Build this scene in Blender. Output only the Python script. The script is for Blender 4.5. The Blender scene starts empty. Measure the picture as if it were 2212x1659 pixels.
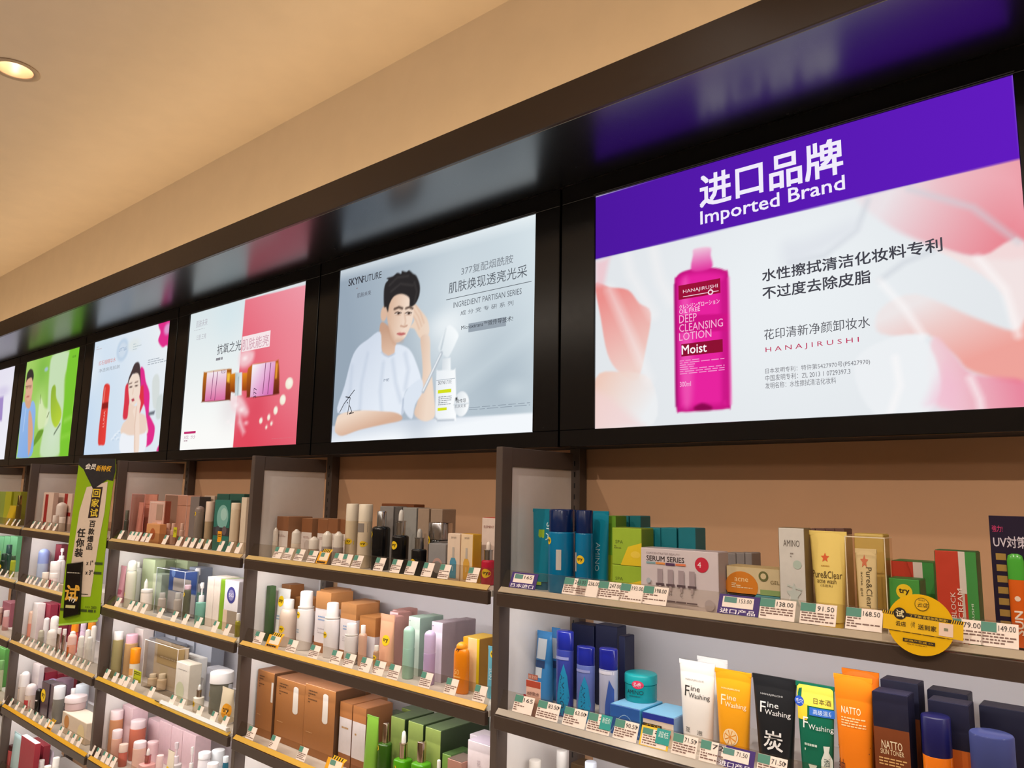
import bpy, bmesh, math, random
import numpy as np
from mathutils import Vector, Matrix
random.seed(7)
sc = bpy.context.scene
COL = sc.collection

# ---------------------------------------------------------------- camera, light, exposure
CAM = np.array([0.0, 0.0, 1.55]); FPX = 1628.38; PCX, PCY = 1106.0, 829.5
_yw, _pt, _rl = [math.radians(a) for a in (40.8777, 8.4458, 1.138)]
_f = np.array([-math.sin(_yw)*math.cos(_pt), math.cos(_yw)*math.cos(_pt), math.sin(_pt)])
_r = np.array([math.cos(_yw), math.sin(_yw), 0.0]); _u = np.cross(_r, _f)
AXR = math.cos(_rl)*_r + math.sin(_rl)*_u
AXU = -math.sin(_rl)*_r + math.cos(_rl)*_u
cd = bpy.data.cameras.new('camera'); cam = bpy.data.objects.new('camera', cd); COL.objects.link(cam)
cd.sensor_fit = 'HORIZONTAL'; cd.sensor_width = 36.0; cd.lens = FPX/2212*36.0
cd.clip_start = 0.05; cd.clip_end = 60
cam.matrix_world = Matrix((
    (AXR[0], AXU[0], -_f[0], CAM[0]), (AXR[1], AXU[1], -_f[1], CAM[1]),
    (AXR[2], AXU[2], -_f[2], CAM[2]), (0, 0, 0, 1)))
sc.camera = cam
sc.view_settings.view_transform = 'Standard'; sc.view_settings.look = 'None'
sc.view_settings.gamma = 1.0; sc.view_settings.use_curve_mapping = False
sc.view_settings.exposure = 0.0
sc.cycles.use_denoising = True
sc.cycles.max_bounces = 8; sc.cycles.transparent_max_bounces = 24
sc.cycles.caustics_reflective = False; sc.cycles.caustics_refractive = False
sc.cycles.sample_clamp_indirect = 4.0
w = bpy.data.worlds.new('World'); sc.world = w; w.use_nodes = True
w.node_tree.nodes['Background'].inputs[0].default_value = (1.0, 0.86, 0.7, 1)
w.node_tree.nodes['Background'].inputs[1].default_value = 0.05

ZCEIL = 3.17
DOWN = [(x, y) for y in (0.79, -0.42) for x in (-6.9, -5.7, -4.5, -3.3, -2.1, -0.9, 0.3, 1.5)]
W_DOWN_NEAR, W_DOWN_FAR, W_COVE, W_LED, W_FILL = 24.0, 88.0, 19.5, 1.6, 14.0
WARM = (1.0, 0.88, 0.76)
def lamp(name, kind, loc, energy, color, rot=(0, 0, 0), **k):
    l = bpy.data.lights.new(name, kind); l.energy = energy; l.color = color
    for a, b in k.items(): setattr(l, a, b)
    o = bpy.data.objects.new(name, l); o.location = loc; o.rotation_euler = rot; COL.objects.link(o)
    return o
for i, (x, y) in enumerate(DOWN):
    near = y > 0
    lamp('downlight_beam', 'SPOT', (x, y, ZCEIL-0.012), W_DOWN_NEAR if near else W_DOWN_FAR, WARM,
         rot=(0, 0, 0) if near else (math.radians(24), 0, 0),
         spot_size=math.radians(100 if near else 104), spot_blend=0.85, shadow_soft_size=0.03)
lamp('lamp_in_can', 'POINT', (-3.3, 0.79, ZCEIL+0.045), 0.45, WARM, shadow_soft_size=0.02)
lamp('cove_light', 'AREA', (-3.0, 1.455, 2.515), W_COVE, (1.0, 0.70, 0.385), rot=(math.pi, 0, 0),
     shape='RECTANGLE', size=11.0, size_y=0.03)
lamp('added_fill_light', 'AREA', (-1.5, -1.6, 3.05), W_FILL, (1.0, 0.86, 0.72), rot=(math.radians(42), 0, 0), shape='RECTANGLE', size=8.0, size_y=0.3)  # unseen fill, added to lift the shaded band on the shelf wall

# ---------------------------------------------------------------- helpers
U = 1.7                                     # metres per unit of the measured plan
def dirpx(px, py): return _f + AXR*(px-PCX)/FPX - AXU*(py-PCY)/FPX
def at(px, py, y):                          # the point of the plane at depth y seen at a photo pixel
    d = dirpx(px, py); return CAM + d*(y/d[1])
def px_of(x, y, z):
    p = np.array([x, y, z]) - CAM; q = p@_f
    return PCX + FPX*(p@AXR)/q, PCY - FPX*(p@AXU)/q
def x_at(px, y, z):                         # x on a horizontal line (y, z) that shows at photo column px
    a, b = -9.0, 0.6
    for _ in range(40):
        m = (a+b)/2
        P = np.array([m, y, z])-CAM
        if P@_f < 0.05 or px_of(m, y, z)[0] < px: a = m
        else: b = m
    return (a+b)/2
def lin(c):
    if isinstance(c, str): c = tuple(int(c[i:i+2], 16) for i in (0, 2, 4))
    a = np.array(c, float)/255.0
    return np.where(a <= 0.04045, a/12.92, ((a+0.055)/1.055)**2.4)
MATS = {}
def M(c, kind='card', name=None):
    key = (c if isinstance(c, str) else tuple(c), kind)
    if key in MATS: return MATS[key]
    m = bpy.data.materials.new(name or (kind+'_'+str(c))); m.use_nodes = True
    nt = m.node_tree; n = nt.nodes; b = n['Principled BSDF']; out = n['Material Output']
    rgb = (*lin(c), 1.0)
    b.inputs['Base Color'].default_value = rgb
    rough = dict(card=0.5, gloss=0.2, matte=0.75, metal=0.18, paper=0.6, satin=0.35, wall=0.85, black=0.27, liquid=0.1).get(kind, 0.4)
    b.inputs['Roughness'].default_value = rough
    if kind == 'metal': b.inputs['Metallic'].default_value = 1.0
    if kind == 'glow':
        n.remove(b); e = n.new('ShaderNodeEmission'); e.inputs[0].default_value = rgb
        nt.links.new(e.outputs[0], out.inputs[0]); m.cycles.emission_sampling = 'NONE'
    elif kind in ('clear', 'tint'):
        n.remove(b)
        t = n.new('ShaderNodeBsdfTransparent'); t.inputs[0].default_value = rgb
        g = n.new('ShaderNodeBsdfGlossy'); g.inputs['Roughness'].default_value = 0.08
        lw = n.new('ShaderNodeLayerWeight'); lw.inputs[0].default_value = 0.5
        pw = n.new('ShaderNodeMath'); pw.operation = 'POWER'; pw.inputs[1].default_value = 4.0; nt.links.new(lw.outputs['Facing'], pw.inputs[0])
        fr = n.new('ShaderNodeMath'); fr.operation = 'MULTIPLY_ADD'; fr.inputs[1].default_value = 0.6; fr.inputs[2].default_value = 0.035; nt.links.new(pw.outputs[0], fr.inputs[0])
        mx = n.new('ShaderNodeMixShader'); nt.links.new(fr.outputs[0], mx.inputs[0])
        nt.links.new(t.outputs[0], mx.inputs[1]); nt.links.new(g.outputs[0], mx.inputs[2])
        if kind == 'tint':                  # milky plastic: part of the light scatters in its own colour
            d = n.new('ShaderNodeBsdfDiffuse'); d.inputs[0].default_value = rgb
            m2 = n.new('ShaderNodeMixShader'); m2.inputs[0].default_value = 0.45
            nt.links.new(mx.outputs[0], m2.inputs[1]); nt.links.new(d.outputs[0], m2.inputs[2])
            mx = m2
        nt.links.new(mx.outputs[0], out.inputs[0])
    else:                                   # fine procedural grain on colour and gloss
        tc = n.new('ShaderNodeTexCoord'); nz = n.new('ShaderNodeTexNoise')
        nz.inputs['Scale'].default_value = {'wall': 9.0, 'card': 60.0, 'black': 14.0}.get(kind, 45.0)
        nz.inputs['Detail'].default_value = 3.0
        nt.links.new(tc.outputs['Object'], nz.inputs['Vector'])
        amt = {'wall': 0.05, 'card': 0.08, 'paper': 0.05}.get(kind, 0.03)
        mr = n.new('ShaderNodeMapRange'); mr.inputs[3].default_value = 1-amt; mr.inputs[4].default_value = 1+amt
        nt.links.new(nz.outputs[0], mr.inputs[0])
        vm = n.new('ShaderNodeVectorMath'); vm.operation = 'SCALE'; vm.inputs[0].default_value = rgb[:3]
        nt.links.new(mr.outputs[0], vm.inputs['Scale']); nt.links.new(vm.outputs[0], b.inputs['Base Color'])
        r2 = n.new('ShaderNodeMapRange'); rv = 0.03 if kind == 'black' else 0.15; r2.inputs[3].default_value = rough*(1-rv); r2.inputs[4].default_value = min(1, rough*(1+rv))
        nt.links.new(nz.outputs[0], r2.inputs[0]); nt.links.new(r2.outputs[0], b.inputs['Roughness'])
        if kind == 'black': b.inputs['IOR'].default_value = 2.5
    MATS[key] = m
    return m

def mesh(name, V, F, mats, parent=None, smooth=False, fm=None, loc=None):
    me = bpy.data.meshes.new(name)
    me.from_pydata([tuple(map(float, v)) for v in V], [], [tuple(map(int, f)) for f in F])
    for m in (mats if isinstance(mats, (list, tuple)) else [mats]): me.materials.append(m)
    if fm is not None: me.polygons.foreach_set('material_index', fm)
    if smooth: me.polygons.foreach_set('use_smooth', [True]*len(me.polygons))
    me.update()
    o = bpy.data.objects.new(name, me); COL.objects.link(o)
    if parent is not None: o.parent = parent
    if loc is not None: o.location = loc
    return o
LABELS = {}
def tag(o, label, cat, group=None):
    o['label'] = label; o['category'] = cat
    if group: o['group'] = group
    LABELS.setdefault(label, []).append(o.name)
    return o
def empty(name, loc, label, cat, group=None, rz=0):
    o = bpy.data.objects.new(name, None); o.empty_display_size = 0.05
    o.location = loc; o.rotation_euler = (0, 0, rz); COL.objects.link(o)
    return tag(o, label, cat, group)
def struct(o): o['kind'] = 'structure'; return o
def copy_tree(o, parent=None):
    c = o.copy(); COL.objects.link(c)
    if parent is not None: c.parent = parent
    for ch in list(o.children): copy_tree(ch, c)
    return c

def boxvf(x0, x1, y0, y1, z0, z1, b=0.0):   # box with chamfered edges
    if b <= 0:
        V = [(x, y, z) for x in (x0, x1) for y in (y0, y1) for z in (z0, z1)]
        F = [(0, 1, 3, 2), (4, 6, 7, 5), (0, 4, 5, 1), (2, 3, 7, 6), (0, 2, 6, 4), (1, 5, 7, 3)]
        return V, F
    b = min(b, (x1-x0)*0.45, (y1-y0)*0.45, (z1-z0)*0.45)
    V = []; idx = {}
    for sx in (0, 1):
        for sy in (0, 1):
            for sz in (0, 1):
                X = (x0, x1)[sx]; Y = (y0, y1)[sy]; Z = (z0, z1)[sz]
                ix, iy, iz = X+(b, -b)[sx], Y+(b, -b)[sy], Z+(b, -b)[sz]
                for a, p in (('x', (X, iy, iz)), ('y', (ix, Y, iz)), ('z', (ix, iy, Z))):
                    idx[(sx, sy, sz, a)] = len(V); V.append(p)
    F = []
    for s in (0, 1):
        q = [(s, 0, 0), (s, 1, 0), (s, 1, 1), (s, 0, 1)]; F.append([idx[(*c, 'x')] for c in (q if s else q[::-1])])
        q = [(0, s, 0), (0, s, 1), (1, s, 1), (1, s, 0)]; F.append([idx[(*c, 'y')] for c in (q if s else q[::-1])])
        q = [(0, 0, s), (1, 0, s), (1, 1, s), (0, 1, s)]; F.append([idx[(*c, 'z')] for c in (q if s else q[::-1])])
    for a in (0, 1):
        for c in (0, 1):
            q = [idx[(0, a, c, 'y')], idx[(1, a, c, 'y')], idx[(1, a, c, 'z')], idx[(0, a, c, 'z')]]
            F.append(q if (a ^ c) else q[::-1])
            q = [idx[(a, 0, c, 'x')], idx[(a, 1, c, 'x')], idx[(a, 1, c, 'z')], idx[(a, 0, c, 'z')]]
            F.append(q[::-1] if (a ^ c) else q)
            q = [idx[(a, c, 0, 'x')], idx[(a, c, 1, 'x')], idx[(a, c, 1, 'y')], idx[(a, c, 0, 'y')]]
            F.append(q if (a ^ c) else q[::-1])
    for sx in (0, 1):
        for sy in (0, 1):
            for sz in (0, 1):
                q = [idx[(sx, sy, sz, a)] for a in 'xyz']
                F.append(q if (sx+sy+sz) % 2 else q[::-1])
    return V, F
def box(name, x0, x1, y0, y1, z0, z1, mat, parent=None, b=0.0, loc=None):
    V, F = boxvf(x0, x1, y0, y1, z0, z1, b); return mesh(name, V, F, mat, parent, loc=loc)
def lathe(name, prof, mat, parent, cx=0.0, cy=0.0, seg=24, sy=1.0, smooth=True, sq=0.0, caps=True):
    V = []; F = []; n = len(prof)
    for (r, z) in prof:
        for k in range(seg):
            a = 2*math.pi*k/seg; c, s = math.cos(a), math.sin(a)
            if sq:                            # towards a rounded square
                q = 1/max(abs(c), abs(s)); m = 1+(min(q, 1.25)-1)*sq
                c *= m; s *= m
            V.append((cx+r*c, cy+r*s*sy, z))
    for i in range(n-1):
        for k in range(seg):
            k2 = (k+1) % seg; F.append((i*seg+k, i*seg+k2, (i+1)*seg+k2, (i+1)*seg+k))
    if caps: F.append(tuple(range(seg))[::-1]); F.append(tuple((n-1)*seg+k for k in range(seg)))
    o = mesh(name, V, F, mat, parent)
    if smooth:
        me = o.data; me.polygons.foreach_set('use_smooth', [True]*len(me.polygons))
        me.set_sharp_from_angle(angle=math.radians(38))
    return o

# ---- flat print laid on surfaces
TXT = {}
def tmesh(s, bold=0.0, shear=0.0):
    key = (s, bold, shear)
    if key in TXT: return TXT[key]
    c = bpy.data.curves.new('glyphs', 'FONT'); c.body = s; c.resolution_u = 2; c.shear = shear
    o = bpy.data.objects.new('glyphs', c); COL.objects.link(o)
    me = bpy.data.meshes.new_from_object(o)
    V = np.array([v.co[:2] for v in me.vertices]); F = [tuple(p.vertices) for p in me.polygons]
    bpy.data.objects.remove(o); bpy.data.curves.remove(c); bpy.data.meshes.remove(me)
    if bold:                                # heavier strokes: the outline struck four times, slightly apart
        n = len(V); q = bold*0.9
        V = np.concatenate([V+np.array(d)*q for d in ((-1, -1), (1, -1), (1, 1), (-1, 1))]); F = [tuple(i+n*j for i in f) for j in range(4) for f in F]
    lo, hi = V.min(0), V.max(0)
    V = (V-(lo+hi)/2)/np.maximum(hi-lo, 1e-6)
    TXT[key] = (V, F)
    return TXT[key]
def put(name, UV, F, S, mat, parent, e, lift=0):
    n = len(UV)//4 if lift else 1           # struck copies lie a hair above each other
    V = [S(u, v, e+(i//n)*lift) for i, (u, v) in enumerate(UV)]
    return mesh(name, V, F, mat, parent)
def text(S, s, cx, cz, w, h, col, parent, rot=0, bold=0.0, kind='paper', e=0.0009, name='printed_text', shear=0.0):
    V, F = tmesh(s, bold, shear)
    UV = V*np.array([w, h]) if not rot else np.stack([V[:, 1]*h*(1 if rot < 0 else -1), V[:, 0]*w*(-1 if rot < 0 else 1)], -1)
    UV = UV+np.array([cx, cz])
    return put(name, UV, F, S, M(col, kind), parent, e, 0.00004 if bold else 0)
def rect(S, u0, u1, v0, v1, col, parent, e=0.0005, name='printed_panel', kind='paper', n=6):
    UV = [(u0+(u1-u0)*i/n, v) for i in range(n+1) for v in (v0, v1)]
    F = [(2*i, 2*i+2, 2*i+3, 2*i+1) for i in range(n)]
    return put(name, UV, F, S, M(col, kind), parent, e)
def disc(S, cu, cv, ru, rv, col, parent, e=0.0007, name='printed_disc', kind='paper', n=24):
    UV = [(cu, cv)]; F = []
    for q in (0.5, 1.0):
        UV += [(cu+ru*q*math.cos(2*math.pi*k/n), cv+rv*q*math.sin(2*math.pi*k/n)) for k in range(n)]
    for k in range(n):
        k2 = (k+1) % n
        F += [(0, 1+k, 1+k2), (1+k, 1+n+k, 1+n+k2, 1+k2)]
    return put(name, UV, F, S, M(col, kind), parent, e)
def poly(S, pts, col, parent, e=0.0007, name='printed_shape', kind='paper'):
    return put(name, pts, [tuple(range(len(pts)))], S, M(col, kind), parent, e)
def polyc(S, pts, col, parent, e=0.0007, name='printed_shape', kind='paper'):   # for curved fronts: rings towards the middle
    P = []
    for i in range(len(pts)):
        a, b = np.array(pts[i]), np.array(pts[(i+1) % len(pts)])
        P += [a+(b-a)*t for t in (0, 1/3, 2/3)]
    c = np.mean(P, 0); n = len(P); UV = [tuple(c)]; F = []
    for q in (1/3, 2/3, 1): UV += [tuple(c+(p-c)*q) for p in P]
    for k in range(n):
        k2 = (k+1) % n; F.append((0, 1+k, 1+k2))
        for j in (0, 1): F.append((1+j*n+k, 1+(j+1)*n+k, 1+(j+1)*n+k2, 1+j*n+k2))
    return put(name, UV, F, S, M(col, kind), parent, e)
def lines(S, u0, u1, v0, v1, k, col, parent, e=0.0008, name='fine_print', kind='paper', seed=0, fill=0.45):
    rn = random.Random(seed); UV = []; F = []
    for i in range(k):
        vt = v1-(v1-v0)*i/k; vb = vt-(v1-v0)/k*fill; u = u0
        while u < u1-1e-5:
            L = (u1-u0)*rn.uniform(0.06, 0.22); ue = min(u+L, u1)
            b = len(UV); UV += [(u, vb), (ue, vb), (ue, vt), (u, vt)]; F.append((b, b+1, b+2, b+3))
            u = ue+(u1-u0)*0.035
            if rn.random() < 0.12: break
    return put(name, UV, F, S, M(col, kind), parent, e)
def ring_pts(cu, cv, r, n=20): return [(cu+r*math.cos(2*math.pi*k/n), cv+r*math.sin(2*math.pi*k/n)) for k in range(n)]
def stroke(S, pts, wd, col, parent, e=0.0008, name='printed_line', kind='paper', closed=False):
    UV = []; F = []; n = len(pts)
    for i in range(n if closed else n-1):
        a = np.array(pts[i]); c = np.array(pts[(i+1) % n]); d = c-a; L = np.hypot(*d) or 1e-9
        p = np.array([-d[1], d[0]])/L*wd/2; b = len(UV)
        UV += [tuple(a+p), tuple(a-p), tuple(c-p), tuple(c+p)]; F.append((b, b+1, b+2, b+3))
    return put(name, UV, F, S, M(col, kind), parent, e)

# ---------------------------------------------------------------- the room
YW, YS, YP = 1.83, 1.445, 1.462                 # back wall, shelf fronts, front of the posts
ZSOF, ZFAS, YCAN = 1.55+0.535*U, 1.55+0.592*U, 0.81*U
CEILM = M('e6d8c6', 'wall', 'ceiling_paint')
def make_ceiling():
    hs = 0.16; rh = 0.062
    SEEN = [(-3.3, 0.79)]
    xs = sorted({-10.0, 3.0} | {x+s for x, _ in SEEN for s in (-hs, hs)})
    ys = sorted({-4.0, 1.70} | {y+s for _, y in SEEN for s in (-hs, hs)})
    V = []; F = []
    for i in range(len(xs)-1):
        for j in range(len(ys)-1):
            x0, x1, y0, y1 = xs[i], xs[i+1], ys[j], ys[j+1]
            c = ((x0+x1)/2, (y0+y1)/2)
            hole = any(abs(c[0]-x) < .01 and abs(c[1]-y) < .01 for x, y in SEEN)
            b = len(V)
            if not hole:
                V += [(x0, y0, ZCEIL), (x0, y1, ZCEIL), (x1, y1, ZCEIL), (x1, y0, ZCEIL)]; F.append((b, b+1, b+2, b+3))
            else:
                n = 32
                for k in range(n):
                    a = 2*math.pi*k/n; q = hs/max(abs(math.cos(a)), abs(math.sin(a)))
                    V += [(c[0]+rh*math.cos(a), c[1]+rh*math.sin(a), ZCEIL), (c[0]+q*math.cos(a), c[1]+q*math.sin(a), ZCEIL)]
                for k in range(n):
                    k2 = (k+1) % n; F.append((b+2*k, b+2*k+1, b+2*k2+1, b+2*k2))
    return mesh('ceiling', V, F, CEILM)
struct(make_ceiling())
struct(box('floor', -10, 3, -4, YW, -0.05, 0, M('cdc6bb', 'satin')))
WALLB = struct(box('wall_back', -10, 3, YW, YW+0.08, 0, ZCEIL, M('cda07b', 'wall')))
struct(box('wall_upper', -10, 3, 1.70, YW, ZSOF+0.02, ZCEIL, CEILM))
struct(box('wall_left', -10.08, -10, -4, YW, 0, ZCEIL, M('ddd2c4', 'wall')))
struct(box('wall_right', 3, 3.08, -4, YW, 0, ZCEIL, M('ddd2c4', 'wall')))
struct(box('wall_front', -10, 3, -4.08, -4, 0, ZCEIL, M('ddd2c4', 'wall')))

# downlights: trim ring, recessed can, reflector bowl, lamp
def downlight():
    root = empty('downlight', (0, 0, ZCEIL), '', 'ceiling light')
    lathe('trim_ring', [(0.062, 0.002), (0.083, 0.0), (0.085, -0.004), (0.078, -0.007), (0.064, -0.004), (0.0621, 0.002)][::-1], M('b7a48e', 'satin'), root, seg=36, caps=False)
    V = []; F = []; n = 36
    prof = [(0.062, -0.002), (0.060, 0.02), (0.052, 0.055), (0.034, 0.075)]
    for r_, z in prof: V += [(r_*math.cos(2*math.pi*k/n), r_*math.sin(2*math.pi*k/n), z) for k in range(n)]
    for i in range(3):
        for k in range(n): F.append((i*n+k, i*n+(k+1) % n, (i+1)*n+(k+1) % n, (i+1)*n+k))
    mesh('reflector', V, F, M('c4a07c', 'gloss'), root, smooth=True)
    lathe('lamp_face', [(0.034, 0.070), (0.034, 0.080)], M('fff0d2', 'glow'), root, seg=24)
    return root
dl = downlight(); dl.location = (-3.3, 0.79, ZCEIL); LABELS.clear()
tag(dl, 'round recessed downlight in the beige ceiling at the upper left edge', 'ceiling light')

# canopy over the lightboxes
cn = empty('canopy', (0, YCAN, ZSOF), 'long black glossy canopy with brown fascia above the lightboxes', 'canopy')
box('soffit_panel', -9.5, 1.3, 0.012, 1.70-YCAN, 0, 0.014, M('07070a', 'black'), cn, 0.002)
box('fascia', -9.5, 1.3, 0, 0.012, -0.001, ZFAS-ZSOF, M('3d2c20', 'satin'), cn, 0.002)
box('top_panel', -9.5, 1.3, 0.012, 1.70-YCAN, 0.014, 0.024, M('cdbba6', 'wall'), cn, 0.001)
box('cove_strip', -8.5, 2.5 if False else 1.2, 0.06, 0.085, 0.025, 0.032, M('ffe0b0', 'satin'), cn, 0.002)

# ---------------------------------------------------------------- posters painted on fine grids
SZT, SZB = 1.55+0.5018*U, 1.55+0.1092*U; SH = SZT-SZB
class Poster:
    def __init__(s, x0, x1, nx):
        s.x0, s.x1 = x0, x1; s.A = (x1-x0)/SH; s.nx = nx; s.ny = max(8, int(nx/s.A))
        gx, gy = np.meshgrid(np.linspace(0, s.A, s.nx+1), np.linspace(0, 1, s.ny+1))
        s.X, s.Y = gx.ravel(), gy.ravel(); s.C = np.ones((s.X.size, 3))
    def crop(s, ox, oy, k): s.k = (ox, oy, k); return s
    def p(s, x, y):
        ox, oy, k = s.k; P = at(ox+x/k, oy+y/k, U)
        return np.array([(P[0]-s.x0)/SH, (P[2]-SZB)/SH])
    def mixin(s, a, col):
        c = col(s.X, s.Y) if callable(col) else np.array([int(col[i:i+2], 16) for i in (0, 2, 4)])/255.0
        s.C = s.C*(1-a[:, None])+c*a[:, None]
    def sdf(s, Q, closed=True):
        P = np.stack([s.X, s.Y], -1); n = len(Q); d = np.full(len(P), 1e9); ins = np.zeros(len(P), bool)
        for i in range(n if closed else n-1):
            a, b = Q[i], Q[(i+1) % n]; ab = b-a
            t = np.clip(((P-a)@ab)/max(ab@ab, 1e-12), 0, 1)
            d = np.minimum(d, np.hypot(*(P-a-t[:, None]*ab).T))
            if closed:
                c = (a[1] > P[:, 1]) != (b[1] > P[:, 1])
                xx = a[0]+(P[:, 1]-a[1])*(b[0]-a[0])/(b[1]-a[1] if abs(b[1]-a[1]) > 1e-12 else 1e-12)
                ins ^= c & (P[:, 0] < xx)
        return np.where(ins, -d, d) if closed else d
    def smooth(s, Q, k=4, closed=True):
        n = len(Q); R = []
        for i in range(n):
            a, b, c, d = Q[(i-1) % n], Q[i], Q[(i+1) % n], Q[(i+2) % n]
            for j in range(k):
                t = j/k
                R.append(0.5*((2*b)+(c-a)*t+(2*a-5*b+4*c-d)*t*t+(3*b-a-3*c+d)*t**3))
        return R
    def fill(s, pts, col, f=0.006, al=1.0, sm=True, grow=0.0):
        Q = [s.p(*q) for q in pts]
        if sm and len(Q) > 4: Q = s.smooth(Q)
        d = s.sdf(Q)-grow; t = np.clip(0.5-d/(2*f), 0, 1); s.mixin(t*t*(3-2*t)*al, col)
    def line(s, pts, wd, col, f=0.004, al=1.0):
        d = s.sdf([s.p(*q) for q in pts], False)-wd/2; t = np.clip(0.5-d/(2*f), 0, 1); s.mixin(t*al, col)
    def oval(s, x, y, rx, ry, col, f=0.006, al=1.0, rot=0.0):      # radii in crop pixels
        c = s.p(x, y); a = abs(s.p(x+rx, y)-s.p(x-rx, y))[0]/2; b = abs(s.p(x, y+ry)-s.p(x, y-ry))[1]/2
        dx, dy = s.X-c[0], s.Y-c[1]; cr, sr = math.cos(rot), math.sin(rot)
        dx, dy = dx*cr+dy*sr, -dx*sr+dy*cr
        q = np.hypot(dx/a, dy/b); d = (q-1)*min(a, b); t = np.clip(0.5-d/(2*f), 0, 1); s.mixin(t*t*(3-2*t)*al, col)
    def grad(s, p0, c0, p1, c1):                # colour running from one crop point to another
        a, b = s.p(*p0), s.p(*p1); ab = b-a
        k0, k1 = [np.array([int(c[i:i+2], 16) for i in (0, 2, 4)])/255.0 for c in (c0, c1)]
        return lambda X, Y: k0+(k1-k0)*np.clip(((np.stack([X, Y], -1)-a)@ab)/(ab@ab), 0, 1)[:, None]
    def wash(s, p, r_, col, al): 
        c = s.p(*p); d = np.hypot(s.X-c[0], s.Y-c[1]); s.mixin(al*np.exp(-(d/r_)**2), col)
    def build(s, parent):
        nx, ny = s.nx, s.ny
        V = np.stack([s.X*SH, s.X*0, s.Y*SH], -1)
        F = [(j*(nx+1)+i, j*(nx+1)+i+1, (j+1)*(nx+1)+i+1, (j+1)*(nx+1)+i) for j in range(ny) for i in range(nx)]
        o = mesh('poster_panel', V, F, PRINTM, parent, loc=(s.x0, 0.006, SZB-SZB))
        c = np.clip(s.C, 0, 1); c = np.where(c <= 0.04045, c/12.92, ((c+0.055)/1.055)**2.4)
        at_ = o.data.color_attributes.new('print', 'FLOAT_COLOR', 'POINT')
        at_.data.foreach_set('color', np.concatenate([c, np.ones((len(c), 1))], 1).astype(np.float32).ravel())
        s.o = o; s.S = lambda u, v, e: (u*SH, -e, v*SH)
        return o
    def text(s, t, bl, tr, col, bold=0.0, e=0.0008, shear=0.0):
        a, b = s.p(*bl), s.p(*tr); c = (a+b)/2
        return text(s.S, t, c[0], c[1], abs(b[0]-a[0]), abs(b[1]-a[1]), col, s.o, bold=bold, kind='glow', e=e, shear=shear)
    def th(s, t, bl, xr, hp, col, bold=0.0, e=0.0008):      # left foot of the text, right end, height, all in crop pixels
        a = s.p(*bl); h = s.p(bl[0], bl[1]-hp)[1]-a[1]; r_ = s.p(xr, bl[1])[0]
        return text(s.S, t, (a[0]+r_)/2, a[1]+h/2, r_-a[0], h, col, s.o, bold=bold, kind='glow', e=e)
    def bh(s, bl, xr, hp, col, e=0.0005):
        a = s.p(*bl); h = s.p(bl[0], bl[1]-hp)[1]-a[1]; r_ = s.p(xr, bl[1])[0]
        return rect(s.S, a[0], r_, a[1], a[1]+h, col, s.o, e=e, kind='glow', n=1)
    def bar(s, bl, tr, col, e=0.0005):
        a, b = s.p(*bl), s.p(*tr); return rect(s.S, a[0], b[0], a[1], b[1], col, s.o, e=e, kind='glow', n=1)
    def small(s, bl, tr, k, col, seed=0, fill=0.4):
        a, b = s.p(*bl), s.p(*tr); return lines(s.S, a[0], b[0], a[1], b[1], k, col, s.o, kind='glow', seed=seed, fill=fill)
PRINTM = bpy.data.materials.new('backlit_print'); PRINTM.use_nodes = True
_n = PRINTM.node_tree.nodes; _n.remove(_n['Principled BSDF'])
_a = _n.new('ShaderNodeAttribute'); _a.attribute_name = 'print'; _e = _n.new('ShaderNodeEmission')
PRINTM.node_tree.links.new(_a.outputs['Color'], _e.inputs[0]); PRINTM.node_tree.links.new(_e.outputs[0], _n['Material Output'].inputs[0])
PRINTM.cycles.emission_sampling = 'FRONT'

BLK = M('0a0a0c', 'gloss', 'black_frame')
def lightbox(k, bx0, bx1, sx0, sx1, label):
    root = empty('lightbox', (0, U, SZB), label, 'lightbox', None)
    zb, zt = -0.046, ZSOF-SZB-0.001
    dz = SZT-SZB
    for nm, a in (('frame_bar', (bx0, bx1, zb, 0.0)), ('frame_bar', (bx0, bx1, dz, zt)), ('frame_bar', (bx0, sx0, 0.0, dz)), ('frame_bar', (sx1, bx1, 0.0, dz))):
        box(nm, a[0], a[1], 0, 0.02, a[2], a[3], BLK, root, 0.0015)
    box('housing', bx0, bx1, 0.02, YW-U, zb, zt, M('141416', 'matte'), root, 0.001)
    for z in (dz+0.003,):                   # thin edge lip that catches the light
        box('screen_lip', sx0-0.004, sx1+0.004, -0.003, 0.004, z, z+0.003, M('2a2a2e', 'gloss'), root, 0.0008)
    return root
SCR = [(-0.6898, -0.0981), (-1.3941, -0.8181), (-2.1047, -1.5274), (-2.7993, -2.2308), (-3.4976, -2.9321), (-4.205, -3.6353)]
SCR = [(a*U, b*U) for a, b in SCR]
seam = [0.08] + [(SCR[i][0]+SCR[i+1][1])/2-0.012 for i in range(5)] + [-7.25]
LBL = ['lightbox poster with purple band and pink lotion bottle, nearest', 'lightbox poster of a man in a white T-shirt',
       'lightbox poster half white, half pink, with amber vials', 'lightbox poster of a woman and a red bottle with magenta blots',
       'green lightbox poster of a man in a light blue shirt', 'lavender lightbox poster cut by the left edge']
ROOT = [lightbox(i, seam[i+1]+0.004, seam[i]-0.004, SCR[i][0], SCR[i][1], LBL[i]) for i in range(6)]

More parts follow.
